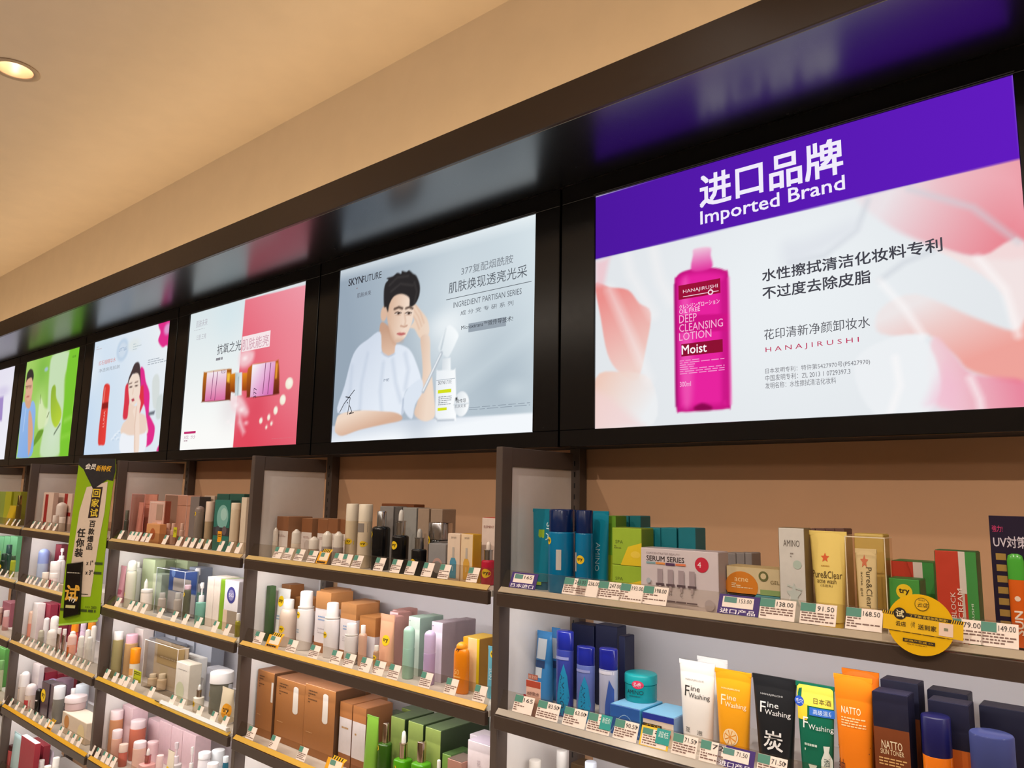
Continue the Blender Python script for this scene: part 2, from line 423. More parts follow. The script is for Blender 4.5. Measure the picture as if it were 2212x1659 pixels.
# purple poster
P = Poster(*SCR[0], 300).crop(1260, 130, 2.0231)
P.mixin(np.ones(P.X.size), 'e2e6ea')
P.wash((900, 1000), .5, 'eef3f6', .8)
P.fill([(1180, 560), (1500, 470), (1926, 400), (1990, 820), (1720, 858), (1500, 800), (1300, 700)], P.grad((1300, 640), 'ece2e6', (1800, 830), 'ea8490'), f=.015, al=.95)
P.fill([(1560, 520), (1800, 560), (1920, 700), (1950, 600), (1920, 470), (1700, 480)], 'f3b3bd', f=.07, al=.55)
P.fill([(1500, 800), (1720, 858), (1930, 790), (1950, 1300), (1880, 1180), (1800, 980)], 'f4e3e2', f=.008, al=.9)
P.fill([(1280, 1180), (1400, 1205), (1500, 1195), (1620, 1290), (1700, 1360), (1950, 1400), (1950, 1120), (1880, 1180), (1700, 1120), (1450, 1020), (1300, 1080)], P.grad((1500, 1040), 'efe6e6', (1640, 1330), 'f09c92'), f=.01, al=.9)
P.fill([(1530, 1205), (1620, 1290), (1705, 1370), (1930, 1400), (1930, 1520), (1560, 1520), (1500, 1350)], P.grad((1500, 1480), 'f3dfe4', (1900, 1420), 'ea8098'), f=.01, al=.9)
P.fill([(1480, 1210), (1560, 1400), (1500, 1540), (1300, 1560), (1200, 1440), (1190, 1300), (1330, 1215)], 'eef1f4', f=.008, al=.9)
P.fill([(1500, 1500), (1580, 1330), (1650, 1420), (1640, 1540)], 'f3b9cf', f=.03, al=.6)
P.fill([(48, 975), (110, 990), (190, 1002), (240, 1060), (290, 1102), (270, 1250), (230, 1395), (150, 1360), (100, 1280), (70, 1120)], P.grad((120, 1010), 'ec8b87', (240, 1330), 'f0cfc6'), f=.006, al=.95)
P.fill([(48, 880), (110, 860), (85, 980), (48, 985)], 'efc3cb', f=.02, al=.8)
P.fill([(48, 1390), (150, 1360), (290, 1395), (300, 1590), (48, 1610)], P.grad((60, 1400), 'f0c7b6', (260, 1560), 'eef0f2'), f=.007, al=.9)
P.fill([(40, 1440), (120, 1480), (260, 1600), (40, 1620)], 'f2d3d3', f=.03, al=.7)
for a in (((110, 1000), (200, 1200), (280, 1390)), ((180, 830), (200, 930), (300, 1110)), ((300, 820), (330, 960), (380, 1050))):
    P.line(a, .02, 'f7f4f4', f=.03, al=.7)
for a in (((1240, 610), (1190, 740), (1050, 850), (900, 880)), ((1420, 560), (1700, 640), (1900, 790)), ((1290, 960), (1400, 880), (1520, 830))):
    P.line(a, .010, 'cdd2da', f=.014, al=.8)
for a in (((1290, 960), (1400, 1080), (1480, 1200)), ((1720, 860), (1840, 1000), (1900, 1200)), ((1360, 1300), (1380, 1420), (1340, 1540)), ((1690, 1390), (1730, 1480), (1740, 1540))):
    P.line(a, .012, 'fdfafa', f=.014, al=.85)
P.fill([(870, 800), (980, 770), (1180, 700), (1160, 760), (1000, 860), (880, 900)], 'dfe3ea', f=.04, al=.8)
P.fill([(50, 597), (1872, 42), (1906, 424), (46, 868)], P.grad((50, 700), '4d17a0', (1900, 200), '611bc0'), f=.003, sm=False, grow=.002)
body = [(393, 980), (402, 945), (430, 922), (490, 907), (560, 904), (612, 915), (630, 945), (636, 1200), (640, 1490), (622, 1522), (520, 1530), (425, 1536), (401, 1510), (396, 1250)]
P.fill(body, 'c4157f', f=.005)
P.fill(body, 'e8259f', f=.02, grow=-.018)
P.fill([(425, 1000), (450, 960), (470, 1200), (470, 1480), (430, 1500), (420, 1250)], 'f472c0', f=.02, al=.55)
P.fill([(590, 960), (615, 960), (622, 1480), (600, 1500)], 'b80f78', f=.015, al=.5)
P.fill([(470, 918), (474, 850), (480, 822), (548, 815), (552, 850), (555, 905)], P.grad((510, 915), 'e23aa0', (510, 815), 'f0c9dd'), f=.006)
P.fill([(400, 1115), (632, 1105), (634, 1180), (402, 1190)], 'd01585', f=.004, sm=False)
P.fill([(480, 1515), (515, 1498), (555, 1512), (550, 1528), (490, 1530)], '8c0a50', f=.008)
P.line([(396, 980), (402, 1510)], .006, '9c0e6a', f=.006); P.line([(630, 950), (640, 1500)], .006, 'f27cc4', f=.006)
P.build(ROOT[0])
P.th('进口品牌', (505, 648), 1142, 146, 'f1ecfb', bold=.022); P.th('Imported', (508, 735), 858, 76, 'f1ecfb', bold=.012); P.th('Brand', (893, 620), 1144, 62, 'f1ecfb', bold=.012)
P.th('水性擦拭清洁化妆料专利', (778, 968), 1578, 54, '45454e', bold=.016); P.th('不过度去除皮脂', (780, 1046), 1258, 56, '45454e', bold=.016)
P.th('花印清新净颜卸妆水', (787, 1222), 1254, 47, '55555c'); P.th('H A N A J I R U S H I', (793, 1281), 1204, 27, 'c0305a')
P.th('日本发明专利：特许第5427970号(P5427970)', (792, 1373), 1253, 27, '77777d'); P.th('中国发明专利：ZL 2013 1 0729397.3', (792, 1403), 1166, 27, '77777d')
P.th('发明名称：水性擦拭清洁化妆料', (792, 1436), 1103, 27, '77777d')
P.bh((412, 1046), 596, 62, '9c1238'); P.th('HANAJIRUSHI', (432, 1022), 584, 20, 'f6d8e4', e=.001); P.bh((432, 1034), 588, 3, 'f6d8e4', e=.001)
q = P.p(552, 1012); disc(P.S, q[0], q[1], .011, .011, 'f6d8e4', P.o, kind='glow', e=.001); disc(P.S, q[0], q[1], .006, .006, '9c1238', P.o, kind='glow', e=.0013)
P.th('クレンジングローション', (415, 1089), 592, 21, 'ffe9f5'); P.th('OIL FREE', (415, 1108), 506, 19, 'ffd6ee')
P.th('DEEP', (415, 1149), 492, 35, 'f7b4d8', e=.001); P.th('CLEANSING', (415, 1188), 607, 34, 'f7b4d8', e=.001); P.th('LOTION', (415, 1226), 556, 34, 'f7b4d8')
P.bh((424, 1294), 606, 54, '8e1233'); P.th('Moist', (426, 1286), 536, 40, 'fff4f8', bold=.01, e=.001)
P.small((418, 1378), (612, 1290), 7, 'f59ad0', 3); P.th('300ml', (418, 1427), 466, 22, 'f9c4e4')

# man poster
P = Poster(*SCR[1], 270).crop(690, 440, 2.962)
P.mixin(np.ones(P.X.size), P.grad((200, 900), '98a7b6', (1350, 200), 'd6e2e8'))
P.wash((900, 500), .3, 'ccd8df', .7); P.wash((850, 800), .22, 'e6eef2', .8); P.wash((1150, 1150), .25, 'a9b8c3', .75); P.wash((700, 650), .12, 'c3d0d9', .7)
P.line([(850, 1200), (1360, 800)], .03, 'd5e1e7', f=.06, al=.6); P.oval(1235, 1185, 70, 50, 'd3dfe5', f=.04, al=.5)
P.line([(110, 444), (1385, 68)], .03, 'f3f9fb', f=.05, al=.8)
P.fill([(40, 1425), (520, 1385), (900, 1365), (1390, 1335), (1390, 1480), (40, 1560)], P.grad((200, 1420), 'c9d2e0', (200, 1540), 'f4f8fc'), f=.008, sm=False)
P.wash((620, 1420), .12, 'b7c2d0', .5)
sk, sk2 = 'ecd2bd', 'd9b39b'
P.fill([(600, 640), (640, 680), (685, 745), (692, 830), (640, 862), (600, 800), (572, 790), (598, 745), (580, 690)], sk)
for a in (((605, 645), (640, 700), (660, 760)), ((592, 670), (625, 720), (645, 780)), ((585, 700), (610, 745), (630, 800))): P.line(a, .008, sk2, f=.006, al=.7)
P.fill([(640, 855), (695, 845), (702, 1000), (722, 1200), (732, 1345), (700, 1384), (650, 1388), (598, 1345), (620, 1260), (650, 1110), (648, 980)], P.grad((620, 1000), 'dfc0ab', (710, 1000), 'f0dac8'))
P.fill([(385, 760), (430, 780), (480, 880), (482, 940), (442, 972), (398, 955), (376, 850)], P.grad((420, 800), 'c79f87', (420, 960), 'e0bda5'))
P.fill([(380, 818), (300, 868), (240, 915), (198, 990), (152, 1165), (106, 1335), (250, 1318), (256, 1345), (400, 1340), (520, 1355), (528, 1250), (560, 1180), (636, 1196), (642, 1120), (612, 1020), (580, 948), (540, 912), (482, 900), (470, 958), (432, 976), (392, 948)], P.grad((250, 1000), 'd3dcea', (420, 1250), 'e6edf7'))
P.fill([(528, 1250), (560, 1178), (642, 1120), (652, 1200), (604, 1285), (582, 1376), (532, 1320)], 'dde6f2')
for a in (((300, 960), (260, 1150), (250, 1320)), ((400, 1020), (380, 1200), (390, 1330)), ((540, 960), (560, 1060), (540, 1180)), ((460, 1000), (480, 1150), (510, 1260)), ((200, 1040), (190, 1180), (150, 1310))):
    P.line(a, .012, 'bcc8da', f=.02, al=.65)
P.line([(528, 1250), (520, 1350)], .006, 'a7b4c8', f=.008); P.line([(388, 950), (432, 978), (474, 958)], .007, 'c3cee0', f=.006)
P.fill([(90, 1440), (98, 1390), (125, 1345), (250, 1322), (400, 1328), (475, 1335), (518, 1358), (508, 1388), (400, 1412), (250, 1446), (140, 1484), (98, 1468)], P.grad((250, 1330), 'f0d8c5', (260, 1450), 'd8b097'))
P.oval(404, 702, 20, 48, 'dcb8a0')
P.fill([(424, 650), (445, 600), (490, 572), (545, 568), (580, 600), (594, 660), (588, 742), (562, 812), (532, 862), (482, 888), (452, 852), (432, 775), (422, 705)], P.grad((430, 740), 'dab69d', (540, 740), 'f1dac8'))
P.fill([(405, 655), (404, 560), (414, 510), (432, 486), (424, 474), (462, 462), (490, 440), (515, 446), (520, 428), (548, 434), (566, 424), (590, 444), (614, 462), (634, 520), (630, 585), (604, 640), (570, 656), (566, 600), (520, 575), (470, 590), (440, 640), (430, 690), (418, 660)], '2d2a2b', f=.006)
for a in (((440, 520), (490, 470), (560, 460)), ((450, 560), (510, 510), (590, 520)), ((600, 500), (615, 560), (600, 630))): P.line(a, .005, '4b4746', f=.01, al=.7)
for x in (496, 562):
    P.oval(x, 701, 19, 7, 'efe4dc', f=.003); P.oval(x+2, 700, 8, 8, '2a1d18', f=.003); P.line([(x-21, 698), (x-4, 691), (x+20, 697)], .005, '3a2a24', f=.003); P.line([(x-16, 709), (x+14, 709)], .003, 'c49c86', f=.006)
P.line([(472, 672), (500, 660), (522, 668)], .011, '4a3830', f=.006); P.line([(545, 668), (566, 660), (588, 668)], .010, '4a3830', f=.006)
P.line([(536, 700), (543, 750), (538, 775)], .006, 'cfa890', f=.008, al=.8); P.line([(512, 780), (535, 786), (552, 778)], .006, 'b98a74', f=.005)
P.fill([(486, 830), (505, 822), (518, 824), (530, 822), (542, 830), (520, 842), (500, 840)], 'cd7672', f=.005); P.line([(488, 831), (515, 832), (540, 831)], .0025, '9c4a4c', f=.003)
P.line([(430, 790), (470, 880), (520, 870)], .01, 'c59a80', f=.02, al=.7)
P.fill([(752, 930), (765, 880), (800, 800), (830, 775), (880, 830), (868, 880), (820, 975), (790, 970)], P.grad((760, 930), 'dfe7ec', (870, 850), 'f6fafc'), f=.006)
P.line([(800, 800), (770, 930)], .008, 'b8c4cc', f=.006); P.oval(800, 770, 90, 70, 'f4f8fa', f=.06, al=.6)
P.line([(772, 955), (655, 1200)], .020, 'b6bfc9', f=.004); P.line([(768, 958), (655, 1195)], .008, 'eef3f7', f=.003)
P.fill([(776, 1068), (778, 990), (830, 984), (832, 1065)], P.grad((776, 1030), 'd6dde3', (832, 1030), 'f4f8fa'), f=.004, sm=False)
P.fill([(740, 1078), (752, 1066), (848, 1062), (862, 1072), (866, 1365), (850, 1383), (748, 1387), (733, 1374)], P.grad((735, 1200), 'e9eef3', (866, 1200), 'fbfdfe'), f=.004)
P.line([(735, 1372), (748, 1386), (850, 1382)], .006, 'aab4c0', f=.006)
P.oval(900, 1280, 48, 80, P.grad((860, 1280), 'dfe5ea', (940, 1280), 'fafcfd'), f=.004); P.line([(852, 1285), (946, 1275)], .004, 'c7d0d8', f=.003)
P.fill([(862, 1262), (862, 1240), (872, 1236), (876, 1250)], '3a3a3a', f=.003)
P.build(ROOT[1])
D = '38383f'
P.th('SKYN', (178, 528), 266, 46, D, bold=.012); P.th('FUTURE', (268, 505), 388, 42, D); P.small((228, 552), (326, 512), 1, '8f7f86', 4); P.th('肌肤未来', (234, 603), 322, 30, '555560')
P.th('377复配烟酰胺', (900, 458), 1230, 54, '7d848c'); P.th('肌肤焕现透亮光采', (820, 576), 1320, 72, '5a6068')
a, b = P.p(803, 614), P.p(1350, 493); rect(P.S, a[0], b[0], (a[1]+b[1])/2-.0015, (a[1]+b[1])/2+.0015, '555a62', P.o, kind='glow', n=1)
P.th('INGREDIENT PARTISAN SERIES', (850, 666), 1285, 36, '666c74'); P.th('成 分 党 专 研 系 列', (895, 714), 1232, 30, '666c74')
P.bh((945, 822), 1185, 56, '98a3ae'); P.th('Microxtrans™微传导技术!', (900, 808), 1230, 33, '3c4048', e=.001)
P.th('SKYN', (752, 1158), 792, 24, '44484e'); P.th('FUTURE', (794, 1154), 838, 24, '9aa0a6'); P.bh((750, 1214), 835, 22, 'd6e022'); P.bh((748, 1325), 806, 18, 'd6e022')
P.bh((740, 1132), 860, 4, 'b4bcc4', e=.0006)
P.small((752, 1296), (840, 1226), 5, '8a9097', 5); P.th('微传导', (866, 1276), 930, 26, '4a4e54'); P.th('肌肤未来', (858, 1308), 930, 22, '8a9097')
P.small((950, 1330), (1340, 1270), 2, '8793a0', 6, .25); P.text('ME', (404, 1138), (440, 1116), '8a94a6')
for q in ([(122, 1335), (150, 1280), (218, 1190)], [(160, 1235), (190, 1240), (172, 1350)], [(185, 1290), (200, 1330), (182, 1345), (212, 1335)], [(170, 1270), (176, 1275)]):
    stroke(P.S, [tuple(P.p(*t)) for t in q], .005, '2c2c34', P.o, kind='glow')

# vial poster
P = Poster(*SCR[2], 210).crop(360, 600, 4.147)
P.mixin(np.ones(P.X.size), P.grad((400, 300), 'dce7ea', (300, 1400), 'fbfbf8'))
P.wash((550, 300), .2, 'd3e6ec', .6)
P.fill([(693, 195), (1275, 50), (1160, 1525), (580, 1535)], P.grad((640, 1300), 'e2495c', (1250, 150), 'ee9aa8'), f=.004, sm=False)
P.wash((1150, 700), .3, 'f08a96', .5); P.wash((560, 1150), .14, 'e7dfe0', .7); P.wash((800, 1150), .12, 'd9485c', .5)
for q in ([(640, 680), (700, 640), (770, 660), (760, 740), (700, 800), (640, 790)], [(560, 1080), (640, 1050), (720, 1180), (700, 1240), (640, 1220), (580, 1180)], [(640, 1220), (690, 1380), (670, 1400), (630, 1300)]):
    P.fill(q, 'f6d9dd', f=.03, al=.8)
for x, y, r_ in ((690, 720, 18), (660, 1180, 14), (540, 1290, 8), (570, 1320, 6), (700, 1300, 10), (610, 1140, 12)): P.oval(x, y, r_, r_, 'fdf3f3', f=.02, al=.9)
lb = P.grad((420, 830), 'f4eef2', (400, 1100), 'dc6fa2'); lb2 = P.grad((780, 780), 'f6f0f4', (900, 1040), 'd873b8')
P.fill([(320, 860), (345, 845), (545, 815), (570, 850), (560, 1080), (540, 1095), (320, 1112), (306, 1085)], P.grad((430, 830), 'b86a1e', (430, 1100), '6e2c16'), f=.006)
P.fill([(352, 848), (528, 820), (512, 1092), (330, 1108)], lb, f=.004, sm=False)
P.fill([(560, 862), (606, 852), (600, 1030), (556, 1020)], P.grad((580, 860), 'e08a20', (580, 1030), '8a3a10'), f=.006, sm=False)
P.fill([(530, 850), (560, 850), (552, 940), (528, 930)], 'f3b93e', f=.01)
P.fill([(668, 850), (712, 850), (706, 1010), (664, 1010)], P.grad((690, 850), 'e58f26', (690, 1010), '9c4312'), f=.006, sm=False)
P.fill([(740, 790), (780, 770), (960, 745), (992, 750), (996, 1000), (970, 1044), (730, 1070), (706, 1040), (712, 840)], P.grad((850, 760), 'c06a1e', (850, 1060), '6a2818'), f=.006)
P.fill([(756, 776), (964, 746), (940, 1046), (736, 1068)], lb2, f=.004, sm=False)
P.fill([(968, 760), (985, 765), (975, 900), (960, 900)], 'eea23a', f=.01)
P.fill([(604, 850), (664, 845), (660, 1050), (600, 1055)], P.grad((604, 950), 'b9c8cc', (664, 950), 'eef4f5'), f=.005, sm=False)
P.line([(632, 890), (626, 1045)], .008, '93a0a6', f=.006)
for x, y, a, b in ((1086, 944, 34, 52), (1028, 1092, 26, 46), (964, 1188, 18, 36), (902, 1250, 12, 26), (832, 1280, 14, 26), (926, 1306, 9, 16), (880, 1340, 8, 14)): P.oval(x, y, a, b, 'f3ead6', f=.006); P.oval(x+4, y-8, a*.5, b*.5, 'fdfaf0', f=.02, al=.8)
P.build(ROOT[2])
P.th('肌肤未来', (254, 450), 352, 62, 'b9b6bf'); P.small((235, 480), (360, 440), 1, 'b0adb6', 1); P.th('三层 三亮', (254, 562), 340, 46, 'b0adb6')
P.th('抗氧之光', (440, 692), 652, 92, '4a4a50'); P.bh((660, 665), 908, 136, 'f7e6e8'); P.th('肌肤能亮', (664, 655), 898, 100, 'cf9fae', e=.001)
P.small((430, 758), (626, 680), 1, '8c8a90', 2, .6); P.bh((145, 1400), 248, 20, 'c2306e'); P.th('成 分', (143, 1448), 246, 34, 'c9a8b8'); P.small((143, 1480), (246, 1450), 1, 'b0909e', 7)
P.small((930, 1446), (1112, 1430), 1, 'c98a92', 8, .3)
for sx_, t in ((430, '377'), (770, '377')):
    pass
text(P.S, '377', *P.p(782, 1030), .07, .035, '4a2a44', P.o, rot=1, kind='glow', e=.001)
text(P.S, 'RED', *P.p(500, 840), .06, .022, '8a5a74', P.o, kind='glow', e=.001)
for x0_, y0_ in ((395, 960), (430, 970), (860, 900), (905, 900)):
    a = P.p(x0_, y0_); stroke(P.S, [(a[0], a[1]-.1), (a[0]+.012, a[1]+.1)], .008, '8a4a74', P.o, e=.001, kind='glow')

# woman poster
P = Poster(*SCR[3], 170).crop(0, 680, 5.026)
P.mixin(np.ones(P.X.size), P.grad((1000, 1300), 'c9dcf0', (1750, 300), 'e9eef2'))
P.wash((1150, 1000), .25, 'd2e2ef', .6); P.wash((1000, 600), .2, 'eaf0f4', .6)
mg = 'e0308a'
P.fill([(1720, 80), (1860, 50), (1850, 380), (1800, 330), (1750, 350), (1705, 280), (1730, 190), (1712, 130)], mg, f=.01)
P.oval(1810, 150, 40, 60, 'd9b4dc', f=.02, al=.8)
P.fill([(1510, 590), (1550, 590), (1570, 720), (1610, 850), (1605, 1060), (1640, 1150), (1668, 1230), (1640, 1380), (1560, 1440), (1548, 1420), (1580, 1280), (1560, 1000), (1500, 900)], mg, f=.008)
P.fill([(1505, 780), (1545, 760), (1550, 960), (1500, 1080)], 'dd3844', f=.012); P.fill([(1350, 780), (1385, 760), (1390, 1000), (1370, 1120), (1322, 1120), (1335, 960)], 'd93a4a', f=.01)
P.fill([(1690, 1460), (1715, 1410), (1740, 1400), (1740, 1490), (1690, 1490)], mg, f=.01)
P.fill([(1375, 760), (1385, 690), (1420, 600), (1450, 530), (1490, 512), (1508, 560), (1512, 660), (1510, 780), (1440, 640), (1400, 700)], '4a3a3a', f=.008)
P.fill([(1382, 760), (1400, 690), (1440, 640), (1490, 640), (1510, 740), (1505, 860), (1470, 950), (1430, 985), (1400, 950), (1385, 860)], 'f0dccd', f=.006)
for x, y in ((1408, 782), (1468, 768)): P.oval(x, y, 14, 8, '4a3630', f=.006)
P.line([(1388, 750), (1420, 738)], .008, '6a524a', f=.006); P.line([(1452, 735), (1485, 722)], .008, '6a524a', f=.006)
P.line([(1436, 800), (1428, 860)], .006, 'dcb9a4', f=.008); P.fill([(1412, 918), (1440, 905), (1448, 930), (1424, 942)], 'b03a4a', f=.008)
P.fill([(1390, 960), (1440, 985), (1480, 1000), (1500, 1060), (1560, 1090), (1585, 1180), (1570, 1300), (1310, 1300), (1318, 1190), (1370, 1120)], 'ecd3c2', f=.008)
P.fill([(1305, 1290), (1400, 1310), (1560, 1280), (1575, 1180), (1555, 1480), (1300, 1500)], 'eef1f7', f=.01)
P.fill([(1480, 880), (1515, 950), (1500, 1060), (1500, 1300), (1490, 1490), (1440, 1490), (1450, 1150), (1430, 1040), (1470, 980)], 'f2dccd', f=.008); P.line([(1470, 1000), (1450, 1200), (1450, 1480)], .008, 'd9b6a2', f=.01)
P.fill([(1115, 790), (1140, 748), (1172, 755), (1180, 800), (1165, 960), (1140, 1250), (1125, 1400), (1085, 1415), (1052, 1395), (1065, 1200), (1095, 960)], P.grad((1070, 1000), 'd33a33', (1170, 1000), 'e7433c'), f=.008)
P.fill([(1098, 960), (1164, 945), (1160, 1010), (1094, 1025)], '8e2420', f=.01); P.line([(1128, 800), (1112, 940)], .014, 'f6b2aa', f=.012, al=.8)
P.oval(1318, 380, 62, 120, 'b9cde2', f=.02, al=.8); P.oval(1318, 380, 40, 80, 'cfdcea', f=.02)
P.fill([(1640, 720), (1690, 640), (1720, 720), (1705, 980), (1650, 1000)], 'd5dbd8', f=.012, al=.9); P.fill([(1690, 920), (1735, 860), (1752, 900), (1730, 1110), (1680, 1110)], 'cdd6d4', f=.012, al=.9)
P.fill([(1600, 1060), (1670, 1040), (1660, 1080), (1600, 1090)], '6a6f78', f=.012); P.oval(1440, 320, 60, 60, 'dfe6e6', f=.03)
for x, y in ((1250, 1300), (1210, 1350), (1265, 1345), (1235, 1320), (1280, 1270)): P.oval(x, y, 14, 12, 'f7fbff', f=.01, al=.9); P.oval(x+4, y+6, 6, 5, '9db9d4', f=.01)
P.build(ROOT[3])
P.th('红石榴精华水', (1060, 552), 1240, 46, 'd8857e'); P.th('净透焕亮肌肤', (1060, 630), 1285, 40, '9ea6ae'); P.th('LITTLE', (1280, 400), 1360, 34, '8ea6c4')
P.small((1590, 560), (1810, 440), 3, 'a9b1ba', 9); text(P.S, 'LUNA', *P.p(1118, 1130), .14, .03, 'f2b8b0', P.o, rot=1, kind='glow'); P.small((1035, 400), (1100, 330), 2, 'c8c4cc', 2); P.small((1430, 400), (1530, 290), 3, 'c0ccd0', 2)

# green poster
P = Poster(*SCR[4], 140).crop(0, 680, 5.026)
P.mixin(np.ones(P.X.size), P.grad((250, 900), 'a7cf6a', (800, 700), '86c440'))
P.wash((450, 600), .2, '7cb548', .7); P.wash((420, 1000), .18, 'bcdc8c', .8); P.wash((560, 1300), .2, 'd3e8c0', .8)
P.fill([(560, 440), (745, 390), (720, 560), (690, 700), (680, 1000), (640, 1300), (620, 1530), (430, 1540), (450, 1300), (500, 1050), (520, 700)], 'd0e2c8', f=.03, al=.85)
P.fill([(745, 390), (880, 340), (760, 1530), (640, 1530), (690, 900)], '7cc632', f=.02, al=.9); P.line([(690, 1150), (780, 1100), (800, 900)], .02, 'a9dd66', f=.03, al=.8); P.line([(660, 1330), (760, 1290)], .02, '9ad84e', f=.03, al=.7)
P.fill([(545, 830), (575, 760), (595, 790), (600, 900), (650, 1020), (650, 1120), (600, 1220), (560, 1180), (540, 1060)], P.grad((550, 800), '8fb23a', (620, 1180), 'b9d23e'), f=.012)
P.fill([(400, 1100), (430, 900), (470, 1000), (520, 1040), (500, 1180), (410, 1250)], 'dfeac0', f=.02, al=.8); P.line([(430, 870), (425, 960)], .008, '5c7040', f=.008); P.line([(500, 1110), (520, 1060)], .01, '4c5a2c', f=.008)
P.fill([(330, 1440), (400, 1270), (460, 1250), (430, 1330), (360, 1420)], '6f9a34', f=.012); P.line([(575, 1295), (640, 1185)], .014, '4f5a48', f=.01)
P.fill([(180, 1500), (225, 1000), (260, 950), (300, 1000), (345, 930), (375, 1020), (360, 1250), (330, 1530), (160, 1545)], P.grad((200, 1000), '9cbbe6', (300, 1500), '86aee6'), f=.008); P.line([(270, 1020), (240, 1260)], .01, 'c6daf4', f=.012)
P.fill([(300, 1060), (330, 1080), (345, 1300), (300, 1530), (292, 1400)], 'd9a488', f=.01); P.fill([(262, 860), (330, 860), (318, 1000), (280, 1010), (262, 950)], 'd7a586', f=.008)
P.fill([(268, 740), (285, 690), (330, 670), (345, 730), (338, 860), (300, 935), (272, 900)], 'dfae90', f=.008)
P.fill([(275, 730), (285, 640), (315, 590), (345, 600), (356, 660), (345, 720), (330, 680), (290, 700)], '3c3430', f=.008)
P.line([(268, 780), (330, 770)], .006, '4a3a34', f=.006); P.oval(285, 790, 12, 12, 'b58468', f=.008, al=.8); P.oval(318, 786, 12, 12, 'b58468', f=.008, al=.8); P.line([(280, 890), (305, 885)], .012, 'b05a50', f=.008)
P.oval(492, 590, 18, 22, 'a4c0d0', f=.012); P.build(ROOT[4])
P.text('绿茶', (775, 470), (820, 430), '4f7f2a')
P = Poster(*SCR[5], 80).crop(0, 680, 5.026)
P.mixin(np.ones(P.X.size), P.grad((0, 700), 'e6e2f0', (60, 1500), 'f0f0f6'))
P.fill([(-40, 900), (30, 880), (10, 1150), (-60, 1160)], 'a48cc8', f=.012); P.oval(20, 830, 60, 50, 'd8d0e8', f=.04)
P.build(ROOT[5])

# ---------------------------------------------------------------- shelving
PX = [0.0+0.075, -1.315, -2.505, -3.672, -4.835, -6.02]   # left edges of the side frames, near to far
PW = 0.022
ZR = {'A': 1.55-0.1645*YS, 'B': 1.55-0.3645*YS, 'C': 1.55-0.5780*YS, 'D': 1.55-0.8060*YS, 'E': 1.55-1.035*YS}
TH = 0.034
POSTM = M('564a44', 'satin', 'bronze_post'); FASM = M('44362e', 'satin', 'bronze_fascia')
PANM = M('e9e4e2', 'satin', 'white_panel')
BAYN = ['', 'under the purple lightbox', 'under the portrait lightbox', 'under the vial lightbox', 'under the red bottle lightbox', 'under the green lightbox']
ROWN = {'A': 'top shelf', 'B': 'second shelf', 'C': 'third shelf', 'D': 'fourth shelf', 'E': 'base shelf'}
ZTOP = 1.55+0.0742*U
for i in range(1, 6):
    x = PX[i]
    lab = ['', 'dark side frame left of the shelves under the purple lightbox', 'dark side frame left of the shelves under the portrait lightbox',
           'dark side frame behind the lime green hanging sign', 'dark side frame left of the shelves under the red bottle lightbox',
           'dark side frame at the far left edge of the photo'][i]
    fr = empty('side_frame', (x, YP, 0), lab, 'shelf frame', 'dark side frames between the bays')
    box('front_post', 0, PW, 0, 0.042, 0, ZTOP, POSTM, fr, 0.0015)
    box('top_rail', 0.001, PW-0.001, 0.042, 0.31, ZTOP-0.05, ZTOP-0.0005, POSTM, fr, 0.0015)
    box('side_panel', 0.007, 0.015, 0.042, 0.31, 0.02, ZTOP-0.05, PANM, fr, 0.001)
    bp = empty('back_post', (x, 1.792, 0), 'dark back post at the wall ' + ['', 'beside the blue bottles, under the purple lightbox', 'behind the white bottles, under the portrait lightbox',
           'behind the pink gift boxes, under the vial lightbox', 'under the red bottle lightbox', 'at the far left edge'][i], 'post', 'dark back posts on the wall')
    box('upright', -0.006, 0.029, 0, 0.036, 0, 1.55+0.083*U, POSTM, bp, 0.0015)
    V = []; F = []
    for k in range(46):                     # keyhole slots for the brackets
        z = 0.2+k*0.032; b = len(V)
        v, f_ = boxvf(0.0095, 0.0135, -0.0006, 0.0, z, z+0.014); V += v; F += [tuple(q+b for q in t) for t in f_]
    o = mesh('slot_row', V, F, M('14100e', 'matte'), bp); o['kind'] = 'stuff'

